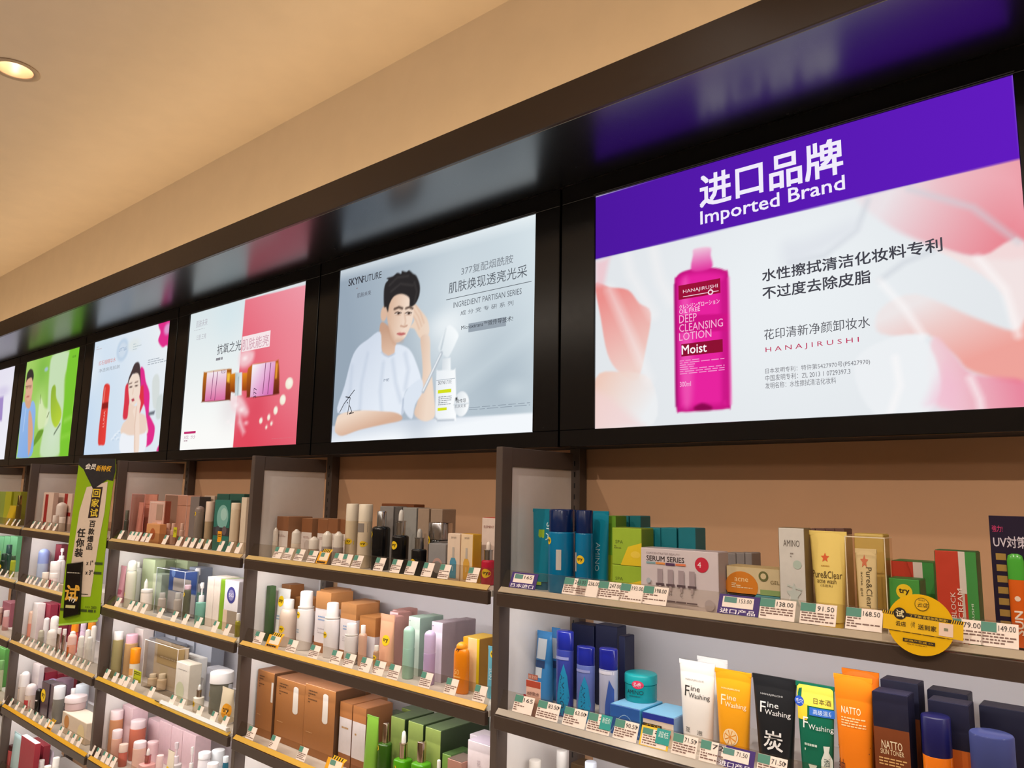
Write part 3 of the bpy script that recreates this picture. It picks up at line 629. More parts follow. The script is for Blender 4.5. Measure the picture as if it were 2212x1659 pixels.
RAILC = {('1', 'A'): 'dcc9ae', ('1', 'B'): 'd6cabb', ('2', 'A'): 'd8b878', ('2', 'B'): 'e0b45a', ('2', 'C'): 'dfb04a',
         ('3', 'A'): 'd9b67c', ('3', 'B'): 'ddb56a', ('3', 'C'): 'e2b440', ('3', 'D'): 'e2ac3c', ('4', 'A'): 'd8b67c', ('4', 'B'): 'd9b678', ('4', 'C'): 'ddb568', ('4', 'D'): 'e4ac30'}
CLR = M('f4f1ec', 'clear', 'acrylic'); SHM = M('d9d2cb', 'satin', 'shelf_top')
RY0, RZ0, RY1, RZ1, RY2, RZ2 = 0.001, 0.002, 0.013, 0.013, 0.030, 0.053      # price rail profile, from the shelf front
def bay_span(b): return (PX[b]+PW+0.004 if b < 6 else -7.2), PX[b-1]-0.003
def shelf(b, r):
    x0, x1 = bay_span(b); z = ZR[r]; L = x1-x0
    s = empty('shelf', ((x0+x1)/2, YS, z-TH), 'dark fronted shelf, ' + {'A': 'topmost', 'B': 'second from top', 'C': 'third from top', 'D': 'fourth from top', 'E': 'lowest'}[r] + ', ' + BAYN[b], 'shelf', 'shelves of the wall unit')
    h = L/2
    box('fascia', -h, h, 0, 0.014, 0, TH-0.0015, FASM, s, 0.0015)
    box('shelf_board', -h, h, 0.014, YW-YS-0.042, TH-0.016, TH, SHM, s, 0.001)
    box('light_strip', -h+0.03, h-0.03, 0.02, 0.034, TH-0.022, TH-0.0165, M('fff2dc', 'satin'), s, 0.001)
    t = 0.0025; z0 = 0.0
    s = empty('price_rail', ((x0+x1)/2, YS, z), 'clear acrylic price rail along the ' + {'A': 'topmost', 'B': 'second', 'C': 'third', 'D': 'fourth', 'E': 'lowest'}[r] + ' shelf edge ' + BAYN[b], 'price rail', 'clear price rails on the shelf edges')
    c = RAILC.get((str(b), r), 'd8b878'); c = tuple(int(c[i:i+2], 16)*(.82 if b == 1 else .95) for i in (0, 2, 4))
    def sheet(nm, ya, za, yb, zb_, mat):
        V = []; n = np.array([-(zb_-za), yb-ya]); n = n/np.hypot(*n)*t
        for x in (-h+.004, h-.004):
            V += [(x, ya, z0+za), (x, yb, z0+zb_), (x, yb-n[0], z0+zb_-n[1]), (x, ya-n[0], z0+za-n[1])]
        return mesh(nm, V, [(0, 1, 2, 3), (7, 6, 5, 4), (0, 4, 5, 1), (1, 5, 6, 2), (2, 6, 7, 3), (3, 7, 4, 0)], mat, s)
    sheet('rail_lip', RY0, RZ0, RY1, RZ1, M(c, 'gloss'))
    sheet('price_rail', RY1, RZ1, RY2, RZ2, CLR)
    return s
for b in range(1, 6):
    xa_, xb_ = bay_span(b)
    hw = (xb_-xa_)/2; xm = (xa_+xb_)/2
    bpn = box('back_panel', -hw+.03, hw, -.0, .0035, .05, ZR['A']-TH, M('d6d2d6', 'wall'), WALLB, .001, loc=(xm, YW-.004, 0))
    for zz in (.05, ZR['A']-TH-.012): box('edge_batten', -hw+.03, hw, -.003, .0, zz, zz+.012, M('c8c4c8', 'satin'), bpn, .0008)
for b, rows in ((1, 'ABCD'), (2, 'ABCD'), (3, 'ABCDE'), (4, 'ABCDE'), (5, 'ABCDE')):
    for r in rows: shelf(b, r)
    x0, x1 = bay_span(b)
    for r in rows:
        if r in 'ABCD' and ZR[r] < 1.4:
            lamp('shelf_light', 'AREA', ((x0+x1)/2, YS+0.04, ZR[r]-TH-0.001), W_LED, (1.0, 0.97, 0.95), rot=(math.radians(54), 0, 0), shape='RECTANGLE', size=x1-x0-0.1, size_y=0.012)

# ---- one product at its place
def half_w(px0, px1, y, z):
    c = at((px0+px1)/2, 1300, y); c[2] = z
    dep = (c-CAM)@_f; v = (c-CAM)[:2]; k = np.hypot(*v)/((c-CAM)@_f)
    return (px1-px0)/2/FPX*dep*min(1.0, 1.0/k*1.03)
def place(b, r, px0, px1, yt, d, rnd, dz=0.0):
    z0 = ZR[r]+dz; y = YS+d; pm = (px0+px1)/2
    R = 0.0
    if rnd:
        R = half_w(px0, px1, y+0.02, z0+0.05); yc = y+R
        top = at(pm, yt, yc); h = top[2]-z0
        x = x_at(pm, yc, z0+h*0.6)
        return x, y, z0, R, h
    top = at(pm, yt, y); h = top[2]-z0
    xa, xb = x_at(px0, y, z0+h*0.6), x_at(px1, y, z0+h*0.6)
    return (xa+xb)/2, y, z0, (xb-xa)/2, h
def fit(b, r, px0, px1, yt, d, rnd, dz):        # keep clear of the side frames: what looks cut by one stands nearer the front
    d0 = d
    for k in range(14):
        x, y, z0, R, h = place(b, r, px0, px1, yt, d, rnd, dz)
        if x-R > PX[b]+PW+.002 or b > 5 or d <= max(.05, .6*d0): break
        d = max(.05, .6*d0, d-.012)
    if b < 6: x = max(x, PX[b]+PW+.002+R)
    x = min(x, PX[b-1]-.002-R)
    return x, y, z0, R, h
LAST = {}; ITEMS = []; TAGS = []
def finish(root, S, w_, h, pr):
    """prints given in fractions of width and height: t text, r panel, d disc, y try sticker, l fine print, p shape, s stroke"""
    for i, q in enumerate(pr or ()):
        k = q[0]; e = .0005+.00016*i
        if k == 't':
            rot = q[7] if len(q) > 7 else 0; W, H = (q[5]*h, q[4]*w_) if rot else (q[4]*w_, q[5]*h)
            text(S, q[1], (q[2]-.5)*w_, q[3]*h, W, H, q[6], root, rot=rot, bold=(q[8] if len(q) > 8 else 0), e=e)
        elif k == 'r': rect(S, (q[1]-.5)*w_, (q[2]-.5)*w_, q[3]*h, q[4]*h, q[5], root, e=e)
        elif k == 'd': disc(S, (q[1]-.5)*w_, q[2]*h, q[3]*w_, q[3]*w_*(q[5] if len(q) > 5 else 1), q[4], root, e=e)
        elif k == 'l': lines(S, (q[1]-.5)*w_, (q[2]-.5)*w_, q[3]*h, q[4]*h, q[5], q[6], root, seed=int(q[3]*100), e=e)
        elif k == 'p': polyc(S, [((a-.5)*w_, c*h) for a, c in q[1]], q[2], root, e=e)
        elif k == 's': stroke(S, [((a-.5)*w_, c*h) for a, c in q[1]], q[2], q[3], root, e=e)
        elif k in 'yo':                     # round sticker with a word
            rr = q[3]*w_; st = k == 'y'
            dk = disc(S, (q[1]-.5)*w_, q[2]*h, rr, rr*(1 if st else q[7]), 'f0c814' if st else q[4], root, name='try_sticker' if st else 'round_sticker', e=e)
            text(S, 'try' if st else q[5], (q[1]-.5)*w_, q[2]*h, rr*1.3, rr*.8, '241c10' if st else q[6], dk, bold=.02 if st else .01, e=e+.0005)
QUEUE = []
def I(kd, b, r, px0, px1, yt, d, label, cat='bottle', c='e8e4e0', pr=None, g=None, dz=0.0, **k):
    rnd = kd in ('bottle', 'jar')
    it = dict(kd=kd, b=b, r=r, px=(px0, px1, yt), d=d, dz=dz, rnd=rnd, c=c, pr=pr, g=g, k=k, cat=cat, dx=0.0, sw=1.0, D=k.pop('D', None), label=label)
    locate(it); it['was'] = (it['x'], it['d'], it['R'], px_of(it['x'], it['y'], it['z0']+it['h']*.8)); it['d_in'] = d; QUEUE.append(it)
    LAST[r] = it['h']
def locate(it):
    x, y, z0, R, h = fit(it['b'], it['r'], *it['px'], it['d'], it['rnd'], it['dz'])
    it['d'] = y-YS; R *= it['sw']; kd = it['kd']
    dep = 2*R*it['k'].get('sy', 1.0) if it['rnd'] else 2*min(R*it['k'].get('taper', .72)*.72, it['D'] or 9) if kd == 'tube' else (it['D'] or (.03 if kd == 'bag' else .05))
    yy = y+(R-dep/2 if it['rnd'] else 0)
    it.update(x=x+it['dx'], y=y, z0=z0, R=R, h=h, dep=dep, bb=(x+it['dx']-R, x+it['dx']+R, yy, yy+dep, z0, z0+h))
def settle(items):                          # nothing stands inside anything else
    for rep in range(60):
        moved = False
        for i in range(len(items)):
            for j in range(i+1, len(items)):
                A, B = items[i], items[j]; a, b = A['bb'], B['bb']
                ox = min(a[1], b[1])-max(a[0], b[0]); oy = min(a[3], b[3])-max(a[2], b[2]); oz = min(a[5], b[5])-max(a[4], b[4])
                if min(ox, oy, oz) < .0008: continue
                if 'clear' in (A['kd'], B['kd']) and (A['dz'] > 0) != (B['dz'] > 0): continue
                moved = True
                F_, K = (A, B) if (a[2], i) <= (b[2], j) else (B, A)
                wmin = min(a[1]-a[0], b[1]-b[0])
                def spread():
                    s_ = 1 if A['x'] >= B['x'] else -1; q = ox/2+.0006
                    la, lb = PX[A['b']]+PW+.002, PX[A['b']-1]-.002
                    qa = qb = q
                    for it, sg in ((A, s_), (B, -s_)):
                        lim = (it['bb'][1]+sg*q > lb) or (it['b'] < 6 and it['bb'][0]+sg*q < la)
                        if lim: it['sw'] *= .93
                        else: it['dx'] += sg*q
                if ox < .3*wmin: spread()
                elif F_['kd'] in ('box', 'clear', 'bag') and F_['dep']-oy-.001 >= .024: F_['D'] = F_['dep']-oy-.001
                elif K['bb'][3]+oy+.001 < YW-.004 and K['dz'] == 0:
                    d0 = K['d']; K['d'] += oy+.001; locate(K)
                    if K['d'] < d0+oy*.6:
                        if K['kd'] in ('box', 'bag', 'clear') or rep > 10: spread()
                elif K['kd'] in ('box', 'bag') and K['dep'] > .03: K['D'] = K['dep']*.8; K['d'] += .2*K['dep']
                else: spread()
                locate(A); locate(B)
        if not moved: break
def build_items():
    for key in sorted({(it['b'], it['r']) for it in QUEUE}): settle([it for it in QUEUE if (it['b'], it['r']) == key])
    for it in QUEUE:
        b, r, kd, label = it['b'], it['r'], it['kd'], it['label']; k = dict(it['k'])
        short = label.split(', ')[0].rstrip('.')
        full = label+(', ' if ',' not in label else ' ')+{'A': 'top', 'B': 'second', 'C': 'third', 'D': 'fourth', 'E': 'base'}[r]+' shelf '+BAYN[b]
        nm = {'box': 'carton', 'tube': 'squeeze_tube', 'bottle': 'bottle', 'jar': 'cream_jar', 'clear': 'clear_gift_box', 'bag': 'pouch'}[kd]
        if it['D'] and kd != 'bottle': k['D'] = it['D']
        root = empty(nm, (it['x'], it['y'], it['z0']), full, it['cat'], it['g'])
        ITEMS.append((b, r, sum(it['px'][:2])/2, it['d'], short))
        S = KINDS[kd](root, it['R'], it['h'], it['c'], **k)
        finish(root, S, 2*it['R'], it['h'], it['pr'])
def k_box(root, w_, h, c, D=0.05, side=None, segs=None, top=None, kind='card'):
    """folding carton: coloured bands, tucked lid"""
    segs = segs or [(0, 1, c)]; b = 0.0012
    for a, e_, cc in segs:
        lo, hi = a*h, e_*h
        V, F = boxvf(-w_, w_, 0, D, lo, hi, b if len(segs) == 1 else 0)
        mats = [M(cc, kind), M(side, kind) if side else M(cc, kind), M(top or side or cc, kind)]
        fm = []
        for f_ in F:
            P_ = np.array([V[i] for i in f_]); n_ = np.cross(P_[1]-P_[0], P_[2]-P_[0]); a_ = np.argmax(abs(n_)); fm.append({0: 1, 1: 0, 2: 2}[int(a_)])
        mesh('carton_body' if len(segs) == 1 else 'carton_band', V, F, mats, root, fm=fm)
    box('tuck_flap', -w_+0.0015, w_-0.0015, 0.001, D-0.0015, h, h+0.0008, M(top or side or segs[-1][2], kind), root)
    return lambda u, v, e: (u, -e, v)
def cyl_S(prof, R, sy=1.0):
    zz = [p_[1] for p_ in prof]; rr = [p_[0] for p_ in prof]
    def S(u, v, e):
        r_ = float(np.interp(v, zz, rr)); q = max(0.0, 1-min(abs(u)/max(r_, 1e-5), 0.98)**2)
        return (u, R-r_*sy*math.sqrt(q)-e, v)
    return S
def k_bottle(root, R, h, c, cap='flat', cc='f0eeea', capf=0.25, rc=0.7, sh=0.86, kind='gloss', ck=None, sq=0.0, mc='c9cdd2', sy=1.0, neck=None, base=0.94, liq=None):
    hb = h*(1-capf); nr = (neck or rc*0.8)*R; ck = ck or 'satin'
    prof = [(R*base*0.92, 0), (R*base, 0.0015), (R, h*0.03), (R, hb*sh)]
    for t in (0.25, 0.5, 0.75, 1.0):
        a = t*math.pi/2; prof.append((nr+(R-nr)*math.cos(a), hb*sh+hb*(1-sh)*math.sin(a)))
    kw = dict(cy=R, sy=sy, sq=sq, seg=28)
    lathe('bottle_body', prof, M(c, kind), root, **kw)
    if liq: lathe('liquid', [(R*.86, .004), (R*.86, hb*sh*liq[1])], M(liq[0], 'satin'), root, **kw)
    q = rc*R; z1 = h
    kc = dict(cy=R, sy=sy if cap == 'flat' else 1, seg=24, sq=sq if cap == 'flat' else 0)
    if cap == 'flat': lathe('cap', [(q, hb), (q, h-q*.12), (q*.94, h-q*.03), (q*.86, h)], M(cc, ck), root, **kc)
    elif cap == 'dome': lathe('cap', [(q, hb)]+[(q*math.cos(a), h-q*.9+q*.9*math.sin(a)) for a in np.linspace(0, 1.5, 7) if h-q*.9 > hb], M(cc, ck), root, **kc)
    elif cap == 'cone': lathe('cap', [(q, hb), (q, hb+(h-hb)*.72), (q*.86, hb+(h-hb)*.82), (q*.35, hb+(h-hb)*.95), (q*.3, h), (q*.1, h)], M(cc, ck), root, **kc)
    elif cap == 'pump':
        H = h-hb
        lathe('collar', [(q, hb), (q, hb+H*.3), (q*.9, hb+H*.34)], M(cc, ck), root, **kc)
        lathe('stem', [(q*.3, hb+H*.34), (q*.3, hb+H*.75)], M(cc, ck), root, **kc)
        lathe('pump_head', [(q*.62, hb+H*.7), (q*.66, hb+H*.74), (q*.62, h-.001), (q*.5, h)], M(cc, ck), root, **kc)
        box('nozzle', -q*1.5, -q*.3, R-q*.2, R+q*.2, hb+H*.78, hb+H*.93, M(cc, ck), root, .001)
    elif cap == 'dropper':
        H = h-hb
        lathe('metal_collar', [(q, hb), (q, hb+H*.5), (q*1.12, hb+H*.52), (q*1.12, hb+H*.56), (q*.8, hb+H*.57)], M(mc, 'metal'), root, **kc)
        lathe('rubber_bulb', [(q*.6, hb+H*.57), (q*.58, hb+H*.8), (q*.42, hb+H*.95), (q*.15, h)], M(cc, 'satin'), root, **kc)
    elif cap == 'spray':
        H = h-hb
        lathe('collar_ring', [(R*.98, hb), (R*.98, hb+H*.08)], M('cfcac4', ck), root, **kc)
        lathe('cap', [(q, hb+H*.08), (q*.97, h-q*.2), (q*.9, h-q*.05), (q*.7, h)], M(cc, ck), root, **kc)
    return cyl_S(prof, R, sy)
def k_jar(root, R, h, c, cc='f0eeea', lidf=0.38, kind='gloss', ck='satin', base=0.94, lip=1.0, clearlid=False):
    hb = h*(1-lidf)
    prof = [(R*base*.94, 0), (R*base, .002), (R*.98, hb*.2), (R*.98, hb*.95), (R*.9, hb)]
    lathe('jar_body', prof, M(c, kind), root, cy=R, seg=32)
    lathe('lid', [(R*lip, hb), (R*lip, h-R*.1), (R*lip*.96, h-R*.03), (R*lip*.88, h)], M(cc, ck), root, cy=R, seg=32)
    prof2 = prof[:-1]+[(R*lip, hb), (R*lip, h)]
    return cyl_S(prof2, R)
def k_tube(root, w_, h, c, cap='ffffff', capf=0.0, taper=0.72, kind='satin', D=None, rnd=0.0):
    """squeeze tube standing on its cap: round below, crimped flat above"""
    hc = h*capf; n = 28; N = 12; V = []; F = []; rb = w_*taper; db = min(rb*0.72, (D or 9))
    lv = []
    for i in range(N+1):
        t = i/N; a = rb+(w_-rb)*t; bb = db*(1-t**1.25)+0.0012; z = hc+(h-hc)*t
        if t > 0.93: bb = 0.0012
        lv.append((a, bb, z))
        for k in range(n):
            A = 2*math.pi*k/n; ca, sa = math.cos(A), math.sin(A)
            V.append((a*math.copysign(abs(ca)**.85, ca), db+bb*math.copysign(abs(sa)**.85, sa), z))
    for i in range(N):
        for k in range(n): F.append((i*n+k, i*n+(k+1) % n, (i+1)*n+(k+1) % n, (i+1)*n+k))
    F.append(tuple(range(n))[::-1]); F.append(tuple(N*n+k for k in range(n)))
    o = mesh('tube_body', V, F, M(c, kind), root, smooth=True); o.data.set_sharp_from_angle(angle=math.radians(50))
    m = lv[-1]
    box('crimp_seam', -m[0], m[0], db-0.0016, db+0.0016, h-0.009, h, M(c, kind), root, 0.0005)
    if capf: lathe('cap', [(rb*.9, 0), (rb*.94, .003), (rb*.94, hc-.001), (rb*.9, hc)], M(cap, 'satin'), root, cy=db, sy=db/rb, seg=28)
    zz = [q[2] for q in lv]; A_ = [q[0] for q in lv]; B_ = [q[1] for q in lv]
    def S(u, v, e):
        a = float(np.interp(v, zz, A_)); bb = float(np.interp(v, zz, B_)); q = max(0.0, 1-min(abs(u)/a, .97)**2.35)**.42
        return (u, db-bb*q-e, v)
    return S
def k_clear(root, w_, h, c, D=0.05, edge='f2efec', back=None):
    """see-through gift box with printed edges"""
    if back: box('back_card', -w_+.002, w_-.002, D-.004, D-.002, .002, h-.002, M(back, 'card'), root)
    V, F = boxvf(-w_, w_, 0, D, 0, h, .0008); mesh('clear_shell', V, F, M(c, 'clear'), root)
    e = .0016
    for nm, q in (('edge_strip', (-w_, w_, -.0004, e, h-e, h+.0004)), ('edge_strip', (-w_, -w_+e, -.0004, e, 0, h-e)), ('edge_strip', (w_-e, w_, -.0004, e, 0, h-e)), ('edge_strip', (-w_, w_, -.0004, e, 0, e)), ('edge_strip', (w_-e, w_+.0004, e, D, h-e, h))):
        box(nm, *q, M(edge, 'gloss'), root)
    return lambda u, v, e_: (u, D-.005-e_, v)
def k_bag(root, w_, h, c, D=0.03, kind='satin'):
    """flat pouch, full below and pressed flat at the top seal"""
    N = 8; V = []; F = []; n = 12
    for i in range(N+1):
        t = i/N; bb = D/2*(1-t**2)*(1 if t > .05 else .8)+.0006
        for k in range(n):
            A = 2*math.pi*k/n; V.append((w_*math.copysign(abs(math.cos(A))**.5, math.cos(A)), D/2+bb*math.sin(A), h*t))
    for i in range(N):
        for k in range(n): F.append((i*n+k, i*n+(k+1) % n, (i+1)*n+(k+1) % n, (i+1)*n+k))
    F.append(tuple(range(n))[::-1]); F.append(tuple(N*n+k for k in range(n)))
    mesh('pouch_body', V, F, M(c, kind), root, smooth=True)
    box('top_seal', -w_, w_, D/2-.001, D/2+.001, h-.012, h+.001, M(c, kind), root, .0003)
    return lambda u, v, e: (u, D/2-(D/2*(1-min(1, v/h)**2)+.0006)*math.sqrt(max(0, 1-min(.98, abs(u)/w_)**4))-e, v)
KINDS = {'box': k_box, 'bottle': k_bottle, 'jar': k_jar, 'tube': k_tube, 'clear': k_clear, 'bag': k_bag}

# ---- price tags on the rails
def rail_S(b, r, px, z_off=0.0):
    x = x_at(px, YS+0.022, ZR[r]+0.03)
    dy, dz = RY2-RY1, RZ2-RZ1; L = math.hypot(dy, dz); ny, nz = -dz/L, dy/L
    return x, (lambda u, v, e: (u, RY1+dy*v/L+ny*e, RZ1+dz*v/L+nz*e)), L
def price(*a, **k): TAGS.append((a, k))
def make_price(b, r, px, wpx, txt='', style='w', label=None, hgt=0.92, sticker=None, tilt=0.0, seed=0):
    x, S, L = rail_S(b, r, px)
    w_ = half_w(px-wpx/2, px+wpx/2, YS+.02, ZR[r]+.03)*2*1.18
    root = empty('price_tag', (x, YS, ZR[r]), label, 'price tag', 'price tags on the '+ROWN[r]+' '+BAYN[b])
    base = {'w': 'f6e6da', 'y': 'f2c832', 'p': '3b1d70', 'o': 'f0a818'}[style]
    L *= hgt
    UV = [(-w_/2, 0.001), (w_/2, .001), (w_/2, L), (-w_/2, L)]
    V = [S(u, v, .0004) for u, v in UV]+[S(u, v, .0012) for u, v in UV]
    F = [(3, 2, 1, 0), (4, 5, 6, 7), (0, 1, 5, 4), (1, 2, 6, 5), (2, 3, 7, 6), (3, 0, 4, 7)]
    mesh('card', V, F, M(base, 'paper'), root)
    E0 = .0015
    if style in 'wy':
        m = .06*w_ if style == 'y' else 0
        if m: rect(S, -w_/2+m, w_/2-m, .06*L, .9*L, 'f6e6da', root, e=E0, n=1, name='white_panel')
        rect(S, -w_/2+m, -w_*.08, .60*L, (.99 if not m else .9)*L, '4f8a78', root, e=E0+.0003, n=1, name='teal_block')
        if wpx > 22:
            lines(S, -w_*.46+m, w_*.44-m, .08*L, .56*L, 4, '7a5a50', root, e=E0+.0004, seed=seed+int(px))
            if txt: text(S, txt, w_*.2, .78*L, w_*.46, .22*L, 'b02028' if txt == '21' else '2a2220', root, e=E0+.0004)
            if sticker == 'dot': disc(S, w_*.43, .80*L, w_*.035, w_*.035, '1a1616', root, e=E0+.0005, n=12)
    elif style == 'p':
        rect(S, -w_*.40, w_*.36, .36*L, .9*L, 'f3e4da', root, e=E0, n=1, name='white_panel')
        rect(S, -w_*.36, -w_*.05, .60*L, .88*L, '5a8a80', root, e=E0+.0003, n=1, name='teal_block')
        text(S, txt.split('|')[1], w_*.16, .72*L, w_*.3, .2*L, '2a2220', root, e=E0+.0004)
        text(S, txt.split('|')[0], 0, .17*L, w_*.86, .24*L, 'f4eef8', root, bold=.015, e=E0+.0004)
    elif style == 'o':
        rect(S, -w_*.3, w_*.44, .3*L, .95*L, 'f3e2c8', root, e=E0, n=1, name='white_panel'); rect(S, -w_*.28, w_*.05, .58*L, .92*L, '5f8f7c', root, e=E0+.0003, n=1, name='teal_block')
        for q in range(5):
            u = -w_*.3+q*w_*.15; poly(S, [(u, L*.97), (u+w_*.06, L*.97), (u+w_*.12, L*1.22), (u+w_*.06, L*1.22)], '2a2014', root, e=E0, name='stripe')
        poly(S, [(-w_*.35, L*.96), (w_*.5, L*.96), (w_*.62, L*1.24), (-w_*.22, L*1.24)], 'f2c020', root, e=E0-.0006, name='header_flap')
        lines(S, -w_*.4, w_*.35, .06*L, .22*L, 1, '2a2014', root, e=E0+.0004, fill=.9)
    if sticker and sticker != 'dot':
        s_ = rect(S, w_*.05, w_*.52, .28*L, 1.02*L, '2a9a92', root, e=E0+.001, n=1, name='teal_sticker')
        text(S, sticker, w_*.3, .75*L, w_*.34, .3*L, 'd8f2ee', s_, e=E0+.0016)
    return root

# ================================================================ bay 1, top shelf
I('tube', 1, 'A', 1141, 1189, 1099, .13, 'teal squeeze tube with lime stripe, leftmost on', 'tube', '0b7c94', [('r', .36, .62, .06, .74, '8fb426'), ('t', 'SPA', .82, .72, .26, .22, 'd8eef0', -1)], taper=.7, capf=.1, cap='0a5f80')
I('bottle', 1, 'A', 1184, 1242, 1100, .085, 'larger blue bottle with try sticker and dark cap', c='0a78aa', pr=[('y', .24, .62, .14), ('r', .62, .8, .28, .52, 'c8c2bc')], cc='0a2354', capf=.27, rc=.96, sh=.97, ck='gloss', neck=.9)
I('bottle', 1, 'A', 1216, 1252, 1101, .17, 'blue bottle half hidden behind the two front ones', c='0a6c9c', cc='081e4a', capf=.27, rc=.96, sh=.97, ck='gloss', neck=.9)
I('bottle', 1, 'A', 1243, 1282, 1102, .095, 'blue bottle with low try sticker, second front one', c='0a74a6', pr=[('y', .55, .42, .24), ('r', .05, .3, .28, .5, 'bcb6b0')], cc='0a2354', capf=.27, rc=.96, sh=.97, ck='gloss', neck=.9)
I('tube', 1, 'A', 1270, 1308, 1104, .15, 'teal tube with dark seam right of the blue bottles', 'tube', '0d86a2', [('t', 'AMINO', .5, .45, .24, .34, 'b8dce6', -1)], taper=.8, capf=.08, cap='0b6b8c')
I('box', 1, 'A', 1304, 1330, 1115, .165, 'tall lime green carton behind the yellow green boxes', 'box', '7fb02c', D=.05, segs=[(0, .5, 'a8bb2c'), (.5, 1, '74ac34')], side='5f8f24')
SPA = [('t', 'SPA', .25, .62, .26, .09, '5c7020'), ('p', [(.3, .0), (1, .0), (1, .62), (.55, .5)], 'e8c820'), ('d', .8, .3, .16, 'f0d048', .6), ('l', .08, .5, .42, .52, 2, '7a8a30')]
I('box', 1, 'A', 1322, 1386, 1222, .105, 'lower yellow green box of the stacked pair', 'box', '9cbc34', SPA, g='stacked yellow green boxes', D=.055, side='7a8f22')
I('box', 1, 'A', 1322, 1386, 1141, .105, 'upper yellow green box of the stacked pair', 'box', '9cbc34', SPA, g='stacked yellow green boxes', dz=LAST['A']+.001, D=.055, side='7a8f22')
for k, (a, b) in enumerate(((1334, 1358), (1360, 1384))):
    I('box', 1, 'A', a, b, 1115, .25, ['left', 'right'][k]+' teal box showing above the yellow green boxes', 'box', '0f6c74', g='teal boxes at the back', D=.05)
for k, (a, b) in enumerate(((1388, 1427), (1428, 1462), (1466, 1503))):
    I('box', 1, 'A', a, b, 1141, .165, ['left', 'middle', 'right'][k]+' teal carton of three behind the serum box', 'box', '0f7684', g='teal cartons behind the serum box', D=.05, segs=[(0, .12, '8fb030'), (.12, 1, '0f7684')] if k == 2 else None)
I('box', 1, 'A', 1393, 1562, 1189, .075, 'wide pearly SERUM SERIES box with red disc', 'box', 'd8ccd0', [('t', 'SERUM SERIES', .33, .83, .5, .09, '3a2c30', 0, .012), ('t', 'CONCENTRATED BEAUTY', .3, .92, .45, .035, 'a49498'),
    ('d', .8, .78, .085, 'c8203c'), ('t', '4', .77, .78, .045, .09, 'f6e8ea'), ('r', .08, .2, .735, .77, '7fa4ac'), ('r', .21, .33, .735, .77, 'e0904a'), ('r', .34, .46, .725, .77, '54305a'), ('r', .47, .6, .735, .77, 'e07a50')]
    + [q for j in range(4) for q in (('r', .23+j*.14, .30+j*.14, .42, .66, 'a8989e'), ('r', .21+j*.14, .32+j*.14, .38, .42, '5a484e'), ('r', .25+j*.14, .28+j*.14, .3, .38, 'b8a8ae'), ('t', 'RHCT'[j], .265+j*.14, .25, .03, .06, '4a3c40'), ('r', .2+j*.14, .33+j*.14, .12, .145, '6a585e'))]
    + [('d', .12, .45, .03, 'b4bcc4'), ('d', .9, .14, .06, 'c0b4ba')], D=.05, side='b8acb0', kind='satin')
for k, (a, b) in enumerate(((1566, 1590), (1591, 1609), (1610, 1625))):
    I('box', 1, 'A', a, b, 1195, .21, ['first', 'second', 'third'][k]+' grey carton behind the orange flat box', 'box', '8a8280', g='grey cartons behind the orange box', D=.05)
I('box', 1, 'A', 1566, 1686, 1284, .11, 'flat teal and cream box underneath the orange one', 'box', '8fa8a0', [('r', 0, 1, .55, 1, '4f9aa4')], D=.055, side='4a8088')
I('box', 1, 'A', 1566, 1686, 1226, .11, 'flat orange and cream box lying on another box', 'box', 'd8c49a', [('d', .28, .25, .3, 'd8801c', .85), ('t', 'acne', .28, .5, .25, .14, 'f6d8a0'), ('l', .1, .48, .15, .36, 3, 'f3dcb0'), ('d', .68, .7, .085, '6a6a3a'), ('d', .68, .7, .05, 'd8c49a'), ('t', 'GEL', .88, .5, .16, .13, '8a7a50'), ('r', .62, 1, 0, .2, '8aa464')], dz=LAST['A']+.001, D=.055, side='b8a070')
FL = lambda cx, cz, r_, col: ('p', [(cx+(r_ if k % 2 == 0 else r_*.45)*math.cos(math.pi/2+k*math.pi/5), cz+(r_ if k % 2 == 0 else r_*.45)*math.sin(math.pi/2+k*math.pi/5)*.45) for k in range(10)], col)
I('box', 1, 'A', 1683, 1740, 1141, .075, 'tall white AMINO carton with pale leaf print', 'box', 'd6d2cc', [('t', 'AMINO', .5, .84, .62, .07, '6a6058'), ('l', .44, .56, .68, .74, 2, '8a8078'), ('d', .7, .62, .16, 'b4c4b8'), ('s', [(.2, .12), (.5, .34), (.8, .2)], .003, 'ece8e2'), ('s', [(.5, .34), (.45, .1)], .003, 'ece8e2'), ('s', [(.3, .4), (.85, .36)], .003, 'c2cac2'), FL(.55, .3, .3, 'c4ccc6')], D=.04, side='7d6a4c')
for k, (a, b) in enumerate(((1742, 1763), (1765, 1785), (1786, 1806), (1807, 1827))):
    I('box', 1, 'A', a, b, 1143, .18, ['first', 'second', 'third', 'fourth'][k]+' carton from left behind the yellow tube', 'box', 'b89a74', g='cartons behind the yellow tube', D=.05, segs=[(0, .94, 'c8ae8a'), (.94, 1, '6a4a44')])
I('tube', 1, 'A', 1748, 1831, 1148, .085, 'bright yellow acne wash tube with orange flower', 'tube', 'f6da7c', [FL(.44, .72, .12, 'e0602c'), ('l', .34, .56, .615, .64, 1, 'c09030'), ('t', 'Pure&Clear', .48, .545, .78, .075, '5a4418'), ('t', 'acne wash', .48, .48, .5, .05, '5a4418'), ('t', '(洁面乳)', .48, .43, .32, .03, '6a5420'), ('l', .28, .7, .21, .24, 1, 'b89028'), ('t', '净痘洁面膏', .48, .165, .26, .03, '5a4418'), ('l', .3, .66, .08, .11, 1, 'b89028')], taper=.68, capf=.06, cap='f0ca48')
I('clear', 1, 'A', 1826, 1913, 1160, .085, 'clear plastic box holding a pale acne gel tube', 'box', 'fbf6ee', D=.048, edge='ecdcc0')
